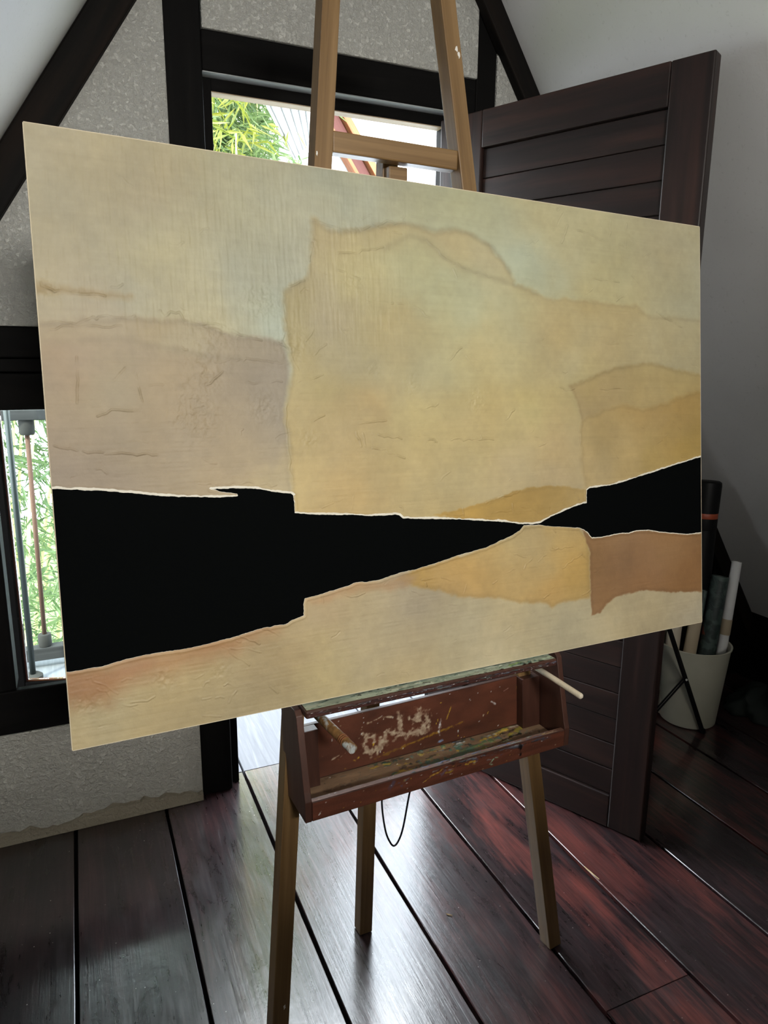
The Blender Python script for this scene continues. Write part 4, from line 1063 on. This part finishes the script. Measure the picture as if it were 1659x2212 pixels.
CROT = Matrix(((CU.x, CN.x, -CV.x), (CU.y, CN.y, -CV.y), (CU.z, CN.z, -CV.z))).to_quaternion()
painting = empty('canvas_painting', CTL+CU*CW/2+CV*CH)
tag(painting, 'large abstract canvas in cream and ochre with a torn black band, resting on the easel', 'painting')
pc = link('painted_canvas', build_painting(), painting)
pc.rotation_mode = 'QUATERNION'; pc.rotation_quaternion = CROT
pc.location = CTL-off(painting)
def cpt(x, y, t=0.0): return CTL+CU*x+CV*y+CN*t
def cbox(name, x0, x1, y0, y1, t0, t1, mat, bevel=0.001):
    return pobj(name, [cpt(x, y, t) for x in (x0, x1) for y in (y0, y1) for t in (t0, t1)], BOXF, M[mat], painting, bevel=bevel)
e = 0.0012
cbox('canvas_wrap', 0, CW, -e, 0.0, 0.0, CT, 'canvas_side', 0)
cbox('canvas_wrap', 0, CW, CH, CH+e, 0.0, CT, 'canvas_side', 0)
cbox('canvas_wrap', -e, 0.0, 0, CH, 0.0, CT, 'canvas_side', 0)
cbox('canvas_wrap', CW, CW+e, 0, CH, 0.0, CT, 'canvas_side', 0)
cbox('stretcher_bar', 0.001, CW-.001, 0.001, 0.045, 0.004, CT, 'bare')
cbox('stretcher_bar', 0.001, CW-.001, CH-.045, CH-.001, 0.004, CT, 'bare')
cbox('stretcher_bar', 0.001, 0.045, 0.046, CH-.046, 0.004, CT, 'bare')
cbox('stretcher_bar', CW-.045, CW-.001, 0.046, CH-.046, 0.004, CT, 'bare')
cbox('canvas_back', 0.002, CW-.002, 0.002, CH-.002, 0.0025, 0.0035, 'canvas_side', 0)

# ================================================================== THE EASEL
easel = empty('easel', (0.62, 1.25, 0))
tag(easel, 'wooden tripod easel with paint-splattered brown tray holding the large canvas', 'easel')
EU = Vector((0.9985, 0.0548, 0)).normalized(); EV = Vector((-0.0548, 0.9985, 0)).normalized(); EZ = Vector((0, 0, 1))
TOPZ = 2.17
def leg_at(foot, top, z):
    f, t = Vector(foot), Vector(top); return f+(t-f)*((z-f.z)/(t.z-f.z))
LF, LT = (0.2688, 1.1194, 0.0), (0.4813, 1.3522, 2.032)
RF, RT = (0.9735, 1.1580, 0.0), (0.7294, 1.3716, 2.086)
legL = bar('leg', leg_at(LF, LT, 0.002), leg_at(LF, LT, TOPZ), EU, 0.0345, 0.038, M['pine'], easel, 0.0018, 'front')
legR = bar('leg', leg_at(RF, RT, 0.002), leg_at(RF, RT, TOPZ), EU, 0.0345, 0.038, M['pine'], easel, 0.0018, 'front')
REAR0, REAR1 = Vector((0.5630, 1.378, 0.002)), Vector((0.6175, 1.388, 1.80))
bar('leg', REAR0, REAR1, EU, 0.034, 0.034, M['pine'], easel, 0.0018, 'front')
def cross(z, h, d, setback, ext=0.0):
    a, b = leg_at(LF, LT, z), leg_at(RF, RT, z)
    a = a+EU*(0.018-ext)+EV*setback; b = b-EU*(0.018-ext)+EV*setback
    return bar('crossbar', a, b, EZ, h, d, M['pine'], easel, 0.003, 'front')
cross(1.793, 0.037, 0.030, 0.004)
cross(0.98, 0.037, 0.022, 0.010)
cross(2.145, 0.04, 0.030, 0.004)
abox('hinge_block', (0.602, 1.362, 1.745), (0.642, 1.3865, 1.772), M['pine'], easel, 0.002)
# tray ------------------------------------------------------------------
TO = Vector((0.326, 1.090, 0.0)); TW = 0.615; ST2 = 0.013
def tp(u_, v_, z): return TO+EU*u_+EV*v_+Vector((0, 0, z))
def side(u0):
    prof = [(0.0, 0.573), (0.0, 0.614), (0.006, 0.632), (0.040, 0.766), (0.050, 0.774), (0.128, 0.766), (0.114, 0.573)]
    n = len(prof)
    V = [tp(u0, v_, z) for v_, z in prof]+[tp(u0+ST2, v_, z) for v_, z in prof]
    Fc = [tuple(range(n)), tuple(range(2*n-1, n-1, -1))]+[(i, (i+1) % n, n+(i+1) % n, n+i) for i in range(n)]
    return pobj('side_panel', V, Fc, M['traybrown'], easel, bevel=0.0012)
side(0.0)
side(TW-ST2)
def tbox(name, u0, u1, corners, mat, bevel=0.001, parent=None):
    """Section given as four (v, z) corners, swept across the tray."""
    V = [tp(u0, v_, z) for v_, z in corners]+[tp(u1, v_, z) for v_, z in corners]
    return pobj(name, V, [(0, 1, 2, 3), (7, 6, 5, 4)]+[(i, (i+1) % 4, 4+(i+1) % 4, 4+i) for i in range(4)], M[mat], parent or easel, bevel=bevel)
I0, I1 = ST2+0.0004, TW-ST2-0.0004
lip = tbox('front_lip', I0, I1, [(0.0, 0.573), (0.0, 0.612), (0.012, 0.612), (0.012, 0.573)], 'traybrown', 0.0015)
bot = tbox('tray_floor', I0, I1, [(0.0125, 0.573), (0.0125, 0.584), (0.1135, 0.584), (0.1130, 0.573)], 'traybrown')
bck = tbox('back_panel', I0, I1, [(0.1055, 0.5845), (0.1150, 0.700), (0.1240, 0.700), (0.1145, 0.5845)], 'traybrown')
for u0 in (I0+.0005, I1-0.0485):
    tbox('corner_batten', u0, u0+0.048, [(0.082, 0.5848), (0.0925, 0.700), (0.1145, 0.700), (0.1050, 0.5848)], 'traybrown')
LTILT = -0.0155
def lz(u_, z): return z+LTILT*u_
led_u0, led_u1 = 0.0135, 0.590
V = []
for uu in (led_u0, led_u1):
    for v_, z in ((0.025, 0.7640), (0.025, 0.7800), (0.110, 0.7800), (0.110, 0.7640)):
        V.append(tp(uu, v_, lz(uu, z)))
led = pobj('ledge', V, [(0, 1, 2, 3), (7, 6, 5, 4)]+[(i, (i+1) % 4, 4+(i+1) % 4, 4+i) for i in range(4)], M['traybrown'], easel, bevel=0.004, seg=3)

def paint_film(name, P00, P10, P01, P11, lift, base, strokes, seed, parent, nx=220, ny=64, spatter=(), smear=(), crust=0.0006):
    """Dried paint over one face of a part: a fine grid with pigment colours. P00 left-top, P10 right-top, P01 left-bottom."""
    r = np.random.default_rng(seed)
    P00, P10, P01, P11 = (np.array(p, float) for p in (P00, P10, P01, P11))
    W = np.linalg.norm(P10-P00); H = np.linalg.norm(P01-P00)
    X, Y = np.meshgrid(np.linspace(0, W, nx), np.linspace(0, H, ny))
    col = np.ones((ny, nx, 3))*np.array(base, float)
    col *= (0.75+0.5*fbm(nx, ny, 10, 5, r))[..., None]
    hg = np.zeros((ny, nx))
    ws = min(W, H*2)
    nz = fbm(nx, ny, 70, max(4, int(70*H/W)), r, 3, 0.6)
    nz2 = fbm(nx, ny, 90, max(5, int(90*H/W)), r, 3, 0.65)
    def blob(pts, wd, c, op=1.0, ragged=0.9):
        res = stroke_dist([(a*W, b*H) for a, b in pts], X, Y, wd*2)
        if res is None: return
        rs, cs, d = res
        a = np.clip((wd*(1-ragged*2.6*(nz[rs, cs]-0.36))-d)/(wd*0.45), 0, 1)*op*np.clip(1.25-0.9*nz2[rs, cs], 0, 1)
        col[rs, cs] = col[rs, cs]*(1-a[..., None])+np.array(c, float)*a[..., None]
        hg[rs, cs] += a*crust
    for n_, cs_, (v0, v1), (l0, l1), (w0, w1), (u0, u1) in smear:
        for _ in range(n_):
            a = r.uniform(u0, u1), r.uniform(v0, v1); L = r.uniform(l0, l1)/W; th = r.normal(0, 0.25)
            m = (a[0]+L*0.5*math.cos(th), a[1]+L*0.5*math.sin(th)*W/H*0.4+r.normal(0, .03))
            b = (a[0]+L*math.cos(th), a[1]+L*math.sin(th)*W/H*0.4)
            blob([a, m, b], r.uniform(w0, w1), np.array(cs_[r.integers(len(cs_))])*r.uniform(.7, 1.1), r.uniform(.5, 1), 1.2)
    for s in strokes: blob(*s)
    for n_, cs_, (s0, s1) in spatter:
        for _ in range(n_):
            a = r.random(), r.random(); q = (a[0]+r.normal(0, 0.002), a[1]+r.normal(0, 0.03))
            blob([a, q], r.uniform(s0, s1), cs_[r.integers(len(cs_))], 1.0, 0.6)
    nrm = np.cross(P10-P00, P01-P00); nrm = nrm/np.linalg.norm(nrm)
    if nrm@(np.array(CAM)-P00) < 0: nrm = -nrm
    s = np.linspace(0, 1, nx)[None, :, None]; t = np.linspace(0, 1, ny)[:, None, None]
    Pp = (P00*(1-s)+P10*s)*(1-t)+(P01*(1-s)+P11*s)*t + nrm*(lift+hg[..., None])
    c = Pp.mean((0, 1)); Pp = (Pp-c).reshape(-1, 3)
    i = np.arange(nx*ny).reshape(ny, nx)
    q = np.stack([i[1:, :-1], i[1:, 1:], i[:-1, 1:], i[:-1, :-1]], -1).reshape(-1, 4)
    me = bpy.data.meshes.new(name); me.from_pydata(Pp.tolist(), [], q.tolist())
    me.polygons.foreach_set('use_smooth', np.ones(len(q), bool))
    rgba = np.ones((ny*nx, 4), np.float32); rgba[:, :3] = srgb2lin(np.clip(col, 0, 255)).reshape(-1, 3)
    at = me.attributes.new('pigment', 'FLOAT_COLOR', 'POINT'); at.data.foreach_set('color', rgba.ravel())
    me.materials.append(M['pigment'])
    o = link(name, me, parent); o.location = Vector(c)-off(parent)
    return o

CRE, WHI, GRN, YEL, BLU, BLK, PGR = (188, 170, 145), (215, 215, 215), (66, 96, 84), (205, 168, 55), (130, 150, 185), (30, 26, 26), (165, 185, 160)
BRN = (88, 50, 36)
paint_film('dried_paint', tp(I0+.001, 0.1149, 0.699), tp(I1-.001, 0.1149, 0.699), tp(I0+.001, 0.1056, 0.5865), tp(I1-.001, 0.1056, 0.5865), 0.0006, BRN, [
    ([(.27, .42), (.265, .62), (.295, .80), (.335, .70), (.36, .46)], 0.0125, CRE), ([(.30, .52), (.325, .62)], 0.010, CRE), ([(.36, .46), (.385, .62), (.41, .56), (.40, .22)], 0.011, CRE),
    ([(.42, .60), (.46, .64), (.51, .58), (.52, .38), (.49, .26), (.465, .36), (.50, .44)], 0.0155, CRE), ([(.28, .22), (.33, .16), (.38, .22)], 0.003, CRE),
    ([(.40, .86), (.50, .78), (.60, .72), (.67, .66)], 0.005, (150, 112, 36), .9), ([(.30, .93), (.40, .86)], 0.004, (130, 96, 36), .8), ([(.575, .50), (.565, .72), (.57, .80)], 0.004, WHI), ([(.62, .30), (.60, .52)], 0.002, YEL),
    ([(.80, .40), (.82, .47)], 0.0022, WHI), ([(.86, .24), (.88, .2)], 0.002, (190, 150, 140)), ([(.14, .74), (.17, .68)], 0.0025, CRE), ([(.175, .72), (.19, .68)], 0.002, CRE), ([(.225, .86), (.24, .83)], 0.004, YEL),
    ([(.02, .95), (.06, .75), (.11, .62)], 0.0012, (130, 96, 78)), ([(.55, .95), (.58, .93)], 0.004, BLU)], 21, bck, 300, 84, spatter=((60, (CRE, WHI, YEL), (0.0006, 0.0016)),))
paint_film('dried_paint', tp(I0+.001, 0.1050, 0.584), tp(I1-.001, 0.1050, 0.584), tp(I0+.001, 0.0135, 0.584), tp(I1-.001, 0.0135, 0.584), 0.0005, (150, 122, 96), [
    ([(.62, .5), (.7, .4), (.78, .36)], 0.008, (110, 130, 84)), ([(.84, .34), (.95, .14)], 0.009, (190, 170, 70)), ([(.45, .5), (.55, .6), (.66, .5)], 0.012, (96, 128, 112)), ([(.72, .60), (.82, .45), (.9, .4)], 0.004, (24, 26, 22))], 22, bot, 300, 60,
    smear=((34, ((165, 140, 112), (130, 100, 76), (175, 155, 130)), (0, 1), (.02, .08), (.003, .008), (0, 1)), (110, ((96, 140, 122), (70, 100, 92), (230, 190, 70), (175, 168, 80), (150, 175, 160), (60, 52, 50)), (0, 1), (.02, .07), (.003, .0085), (.25, .92)), (34, ((170, 190, 225), (240, 240, 240), (130, 160, 215)), (0, 1), (.01, .03), (.001, .003), (.3, .9))), spatter=((60, (WHI, CRE, YEL, BLK), (0.0006, 0.0018)),))
paint_film('dried_paint', tp(I0+.001, 0.0, 0.6105), tp(I1-.001, 0.0, 0.6105), tp(I0+.001, 0.0, 0.5745), tp(I1-.001, 0.0, 0.5745), 0.0004, (92, 52, 38), [
    ([(.045, .12), (.02, .75)], 0.0016, WHI), ([(.42, .45), (.46, .3), (.47, .15)], 0.003, YEL), ([(.40, .62), (.42, .5)], 0.004, YEL), ([(.68, .52), (.665, .75), (.68, .85)], 0.003, (150, 190, 160)), ([(.70, .48), (.69, .44)], 0.002, (150, 190, 160)),
    ([(.795, .1), (.80, .55), (.80, .80)], 0.007, (14, 11, 12)), ([(.79, .8), (.795, .6)], 0.0015, WHI), ([(.46, .75), (.48, .3)], 0.004, (96, 96, 130), .6), ([(.28, .12), (.27, .5)], 0.006, (74, 82, 116), .6)], 23, lip, 300, 34,
    smear=((26, ((110, 110, 120), (70, 70, 80), (150, 155, 160), BLK), (0, .14), (.02, .06), (.0015, .004), (.45, .85)), (18, (YEL, (84, 96, 140), (150, 160, 170)), (0, .6), (.008, .025), (.001, .0032), (.25, .75))), spatter=((40, (WHI, CRE, YEL), (0.0005, 0.0013)),))
paint_film('dried_paint', tp(I0+.001, 0.0117, 0.612), tp(I1-.001, 0.0117, 0.612), tp(I0+.001, 0.0012, 0.612), tp(I1-.001, 0.0012, 0.612), 0.0004, (110, 76, 60), [], 24, lip, 260, 14,
    smear=((40, ((150, 155, 160), (110, 112, 120), (120, 110, 60), GRN, (96, 120, 170)), (0, 1), (.02, .07), (.001, .004), (.3, .9)), (6, (CRE, YEL), (0, 1), (.01, .03), (.001, .003), (.9, 1))), spatter=((20, (WHI, CRE), (0.0006, 0.0014)),))
paint_film('dried_paint', tp(led_u0+.003, 0.060, lz(led_u0, .780)), tp(led_u1-.003, 0.060, lz(led_u1, .780)), tp(led_u0+.003, 0.029, lz(led_u0, .780)), tp(led_u1-.003, 0.029, lz(led_u1, .780)), 0.0003, (150, 162, 146), [
    ([(.80, .75), (.85, .6)], 0.004, (140, 185, 90))], 25, led, 300, 30, smear=((60, (PGR, (190, 196, 180), (200, 200, 180), (60, 90, 78), (110, 130, 120)), (0, 1), (.02, .09), (.002, .006), (0, 1)), (30, ((36, 40, 38), (60, 84, 74)), (.3, 1), (.01, .04), (.001, .003), (0, 1))), spatter=((60, (BLK, WHI, GRN), (0.0008, 0.002)),))
paint_film('dried_paint', tp(led_u0+.003, 0.025, lz(led_u0, .7762)), tp(led_u1-.003, 0.025, lz(led_u1, .7762)), tp(led_u0+.003, 0.025, lz(led_u0, .7675)), tp(led_u1-.003, 0.025, lz(led_u1, .7675)), 0.0004, (66, 40, 36), [], 26, led, 300, 20,
    smear=((46, ((90, 92, 112), (120, 126, 130), (50, 74, 66), (40, 34, 40)), (0, .5), (.02, .06), (.0012, .003), (0, 1)), (14, ((26, 22, 22), (90, 60, 50)), (.3, 1), (.01, .05), (.001, .003), (0, 1))), spatter=((120, ((150, 150, 155), WHI, (120, 120, 130)), (0.0005, 0.0012)),))
# pegs under the ledge
def peg(p0, p1, r, mat, rounded):
    p0, p1 = Vector(p0), Vector(p1); d = (p1-p0).normalized()
    pts = [p0, p0+(p1-p0)*0.5, p1-d*r*0.9]; rad = [r, r, r]
    if rounded: pts += [p1-d*r*0.4, p1-d*r*0.1, p1]; rad += [r*0.9, r*0.6, r*0.2]
    else: pts += [p1]; rad += [r*0.95]
    return tube('peg', pts, r, M[mat], easel, 18, True, rad)
pl = peg((0.366, 1.188, 0.7512), (0.3965, 1.032, 0.7385), 0.0092, 'peg_old', False)
peg((0.876, 1.20, 0.7475), (0.8915, 1.034, 0.7385), 0.0062, 'peg_white', True)
d_ = (Vector((0.3965, 1.032, 0.7385))-Vector((0.366, 1.188, 0.7512))).normalized()
for k in (0.026, 0.031, 0.036):
    c = Vector((0.3965, 1.032, 0.7385))-d_*k
    tube('wire_turn', [c-d_*0.0014, c+d_*0.0014], 0.0098, M['orange_wood'], pl, 18)
# flecks of paint on the legs
def fleck(p, s, n_, mat='paintwhite', seed=1):
    r = random.Random(seed); V = []
    n_ = Vector(n_).normalized(); a = Vector((0, 0, 1)); a = (a-n_*a.dot(n_)).normalized(); b = n_.cross(a)
    for lay in (0.0, 0.0008):
        rr = random.Random(seed)
        for k in range(10):
            th = 2*PI*k/10; q = s*rr.uniform(0.5, 1.2)*(1 if lay == 0 else 0.7)
            V.append(Vector(p)+a*math.cos(th)*q*1.5+b*math.sin(th)*q*0.7-n_*(lay-0.0001))
    Fc = [tuple(range(10, 20))]+[(i, (i+1) % 10, 10+(i+1) % 10, 10+i) for i in range(10)]
    return pobj('paint_fleck', V, Fc, M[mat], easel)
FN = (-0.054, 0.992, -0.108)
pR = leg_at(RF, RT, 2.000); fleck(pR+EU*0.006, 0.0055, FN, seed=3)
pR = leg_at(RF, RT, 1.990); fleck(pR+EU*0.010, 0.0045, FN, seed=5)
pL = leg_at(LF, LT, 1.745); fleck(pL-EU*0.012+EZ*0.02, 0.003, FN, seed=6)
pL = leg_at(LF, LT, 0.14); fleck(pL+EU*0.006, 0.004, FN, seed=8)
# hanging cord under the tray
cp = [(0.5385, 1.215, 0.5715), (0.5395, 1.225, 0.53), (0.543, 1.24, 0.46), (0.556, 1.25, 0.385), (0.568, 1.25, 0.350), (0.578, 1.25, 0.338), (0.589, 1.25, 0.348), (0.600, 1.25, 0.380), (0.611, 1.245, 0.46), (0.614, 1.225, 0.53), (0.615, 1.215, 0.5715)]
def smooth_pts(P, m=6):
    P = [Vector(p) for p in P]; out = []
    for i in range(len(P)-1):
        p0, p1, p2, p3 = P[max(i-1, 0)], P[i], P[i+1], P[min(i+2, len(P)-1)]
        for k in range(m):
            t = k/m
            out.append(0.5*((2*p1)+(p2-p0)*t+(2*p0-5*p1+4*p2-p3)*t*t+(3*p1-p0-3*p2+p3)*t**3))
    return out+[P[-1]]
cord = tube('cord', smooth_pts(cp), 0.0021, M['cord'], None, 10)
tag(cord, 'thin dark blue-black cord hanging in a loop under the easel tray', 'cord')

# ================================================================== THINGS IN THE CORNER
bucket = empty('bucket', (2.165, 1.885, 0))
tag(bucket, 'cream plastic bucket filled with paper rolls in the dark corner', 'bucket')
BH, RB, RT_ = 0.325, 0.104, 0.131
prof = [(RB-0.004, 0.0), (RB, 0.003)]+[(RB+(RT_-RB)*k/8, 0.003+(BH-0.012)*k/8) for k in range(1, 9)]+[(RT_+0.004, BH-0.008), (RT_+0.005, BH-0.002), (RT_+0.002, BH), (RT_-0.003, BH-0.002), (RT_-0.004, BH-0.02)]+[(RT_-0.004-(RT_-RB)*k/8, BH-0.02-(BH-0.03)*k/8) for k in range(1, 9)]
lathe('shell', prof, (2.165, 1.885, 0.001), M['bucket'], bucket, 56)
def roll(name, p0, p1, r, mat, label, hollow=True, inner='kraft', cat='paper roll'):
    p0, p1 = Vector(p0), Vector(p1); d = (p1-p0).normalized(); L = (p1-p0).length
    t = empty(name, p0); tag(t, label, cat, 'rolls standing in the bucket')
    prof = [(r*0.98, 0.0), (r, 0.002), (r, L-0.001), (r*0.97, L), (r*0.80, L), (r*0.78, L-0.002), (r*0.78, L-0.08)]
    lathe('sheet', prof, p0, M[mat], t, 28, d)
    lathe('core', [(r*0.77, L-0.06), (r*0.77, L-0.004), (r*0.6, L-0.004), (r*0.6, L-0.05)], p0, M[inner], t, 24, d)
    return t
g = roll('paper_roll', (2.143, 1.827, 0.014), (2.246, 1.870, 0.588), 0.032, 'floral', 'dark green printed paper roll leaning in the bucket')
WA, WB = Vector((2.222, 1.823, 0.014)), Vector((2.315, 1.860, 0.642))
w = roll('paper_roll', WA, WB, 0.0185, 'paper', 'tall thin white paper roll with a brown band in the bucket', inner='paper')
wd = (WB-WA).normalized()
lathe('paper_band', [(0.0192, 0), (0.0197, 0.001), (0.0197, 0.061), (0.0192, 0.062)], WA+wd*0.345, M['kraft'], w, 28, wd)
roll('paper_roll', (2.092, 1.936, 0.014), (2.086, 1.915, 0.47), 0.026, 'beige_paper', 'short beige paper roll in the bucket beside the black tripod')
roll('paper_roll', (2.113, 1.886, 0.014), (2.147, 1.876, 0.43), 0.024, 'kraft', 'brown kraft paper roll behind the bucket rim')
roll('paper_roll', (2.152, 1.893, 0.014), (2.181, 1.879, 0.535), 0.010, 'floral', 'thin dark roll between the printed paper roll and the black tube')

tb = empty('poster_tube', (2.185, 1.925, 0.016))
tag(tb, 'tall black poster tube with an orange band standing in the bucket', 'tube')
T0, T1 = Vector((2.192, 1.925, 0.016)), Vector((2.232, 1.960, 0.950)); td = (T1-T0).normalized(); TL_ = (T1-T0).length
R_ = 0.046
lathe('body', [(R_*0.98, 0), (R_, 0.004), (R_, TL_-0.19)], T0, M['tube_black'], tb, 36, td)
lathe('orange_band', [(R_*1.0, TL_-0.145), (R_*1.02, TL_-0.143), (R_*1.02, TL_-0.126), (R_, TL_-0.124)], T0, M['orange'], tb, 36, td)
lathe('cap', [(R_, TL_-0.1895), (R_*1.02, TL_-0.187), (R_*1.02, TL_-0.1455), (R_*0.98, TL_-0.145), (R_*0.98, TL_-0.125), (R_*1.03, TL_-0.123), (R_*1.08, TL_-0.018), (R_*1.05, TL_-0.005), (R_*0.9, TL_)], T0, M['tube_black'], tb, 36, td)

tr = empty('display_tripod', (1.95, 1.80, 0))
tag(tr, 'black metal display tripod with braced legs in front of the cream bucket', 'tripod')
HUB = Vector((1.848, 1.810, 0.63))
F1, F2, F3 = Vector((2.125, 1.770, 0.004)), Vector((1.62, 1.68, 0.004)), Vector((1.84, 2.03, 0.004))
HUBL = HUB
for f in (F1, F2, F3):
    d = (f-HUB).normalized()
    lg = bar('leg', f, HUB, Vector((1, 0.3, 0)), 0.017, 0.010, M['metal_black'], tr, 0.001)
    lathe('rubber_foot', [(0.010, 0), (0.011, 0.003), (0.010, 0.014)], (f.x, f.y, 0.001), M['metal_black'], tr, 14)
def onleg(f, z): return HUB+(f-HUB)*((HUB.z-z)/(HUB.z-f.z))
ctr = Vector((1.868, 1.795, 0.10))
for f in (F1, F2, F3):
    for s_ in (-0.008, 0.008):
        a = onleg(f, 0.24); b = ctr.copy(); b.z = 0.10
        bar('brace', a+Vector((0, 0, s_)), b+Vector((0, 0, s_)), Vector((0, 0, 1)), 0.006, 0.004, M['metal_black'], tr, 0.0006)
tube('hub', [HUB-Vector((0, 0, 0.03)), HUB+Vector((0, 0, 0.03))], 0.018, M['metal_black'], tr, 16)
tube('mast', [Vector((1.868, 1.795, 0.07)), HUB-Vector((0, 0, 0.0301))], 0.006, M['metal_black'], tr, 12)
for k in (0, 1):
    q = onleg(F1, 0.24)
    lathe('rivet', [(0.004, 0), (0.004, 0.003), (0.002, 0.004)], q+Vector((-0.006, -0.011, 0)), M['paper'], tr, 10, (-0.3, -1, 0)) if k == 0 else None

# crumpled dark green bag on the floor, right edge of the picture
rb_ = np.random.default_rng(5)
nu, nv = 36, 14
V, Fc = [], []
for j in range(nv+1):
    ph = (j/nv)*PI/2
    for i in range(nu):
        th = 2*PI*i/nu
        wob = 1+0.16*math.sin(3*th+1)+0.08*math.sin(7*th+ph*5)+0.05*math.sin(11*th-ph*9)
        rr = math.cos(ph)**0.7*wob
        V.append((2.50+0.155*rr*math.cos(th), 1.80+0.12*rr*math.sin(th), 0.002+0.085*math.sin(ph)*(1+0.25*math.sin(4*th+2)+0.12*math.sin(9*th))))
for j in range(nv):
    for i in range(nu):
        Fc.append((j*nu+i, j*nu+(i+1) % nu, (j+1)*nu+(i+1) % nu, (j+1)*nu+i))
Fc.append(tuple(range(nu)))
bag = pobj('cloth_bag', V, Fc, M['darkgreen'], None, smooth=True)
tag(bag, 'crumpled dark green cloth bag on the floor right of the bucket', 'bag')

# bits on the floor
def sliver(name, a, b, w, label, seed):
    r = random.Random(seed); a, b = Vector(a), Vector(b); d = b-a; n_ = Vector((-d.y, d.x, 0)).normalized()
    P = []
    for k in range(5):
        t = k/4; ww = w*(0.25+math.sin(PI*t))*r.uniform(.7, 1.1)
        for s_, z in ((-1, 0.0), (1, 0.0), (0, 0.0022)):
            P.append(a+d*t+n_*ww*s_*0.5+Vector((0, 0, z+0.0006)))
    Fc = []
    for k in range(4):
        o_ = k*3
        Fc += [(o_, o_+3, o_+5, o_+2), (o_+2, o_+5, o_+4, o_+1), (o_+1, o_+4, o_+3, o_)]
    Fc += [(0, 1, 2), (12, 14, 13)]
    o = pobj(name, P, Fc, M['splinter'])
    return tag(o, label, 'wood chip')
sliver('wood_chip', (0.778, 1.358, 0), (0.790, 1.345, 0), 0.004, 'small pale wood chip lying on the grey floorboard', 1)
sliver('wood_splinter', (1.2215, 1.357, 0), (1.2265, 1.300, 0), 0.005, 'pale splinter along the gap between two reddish floorboards', 2)
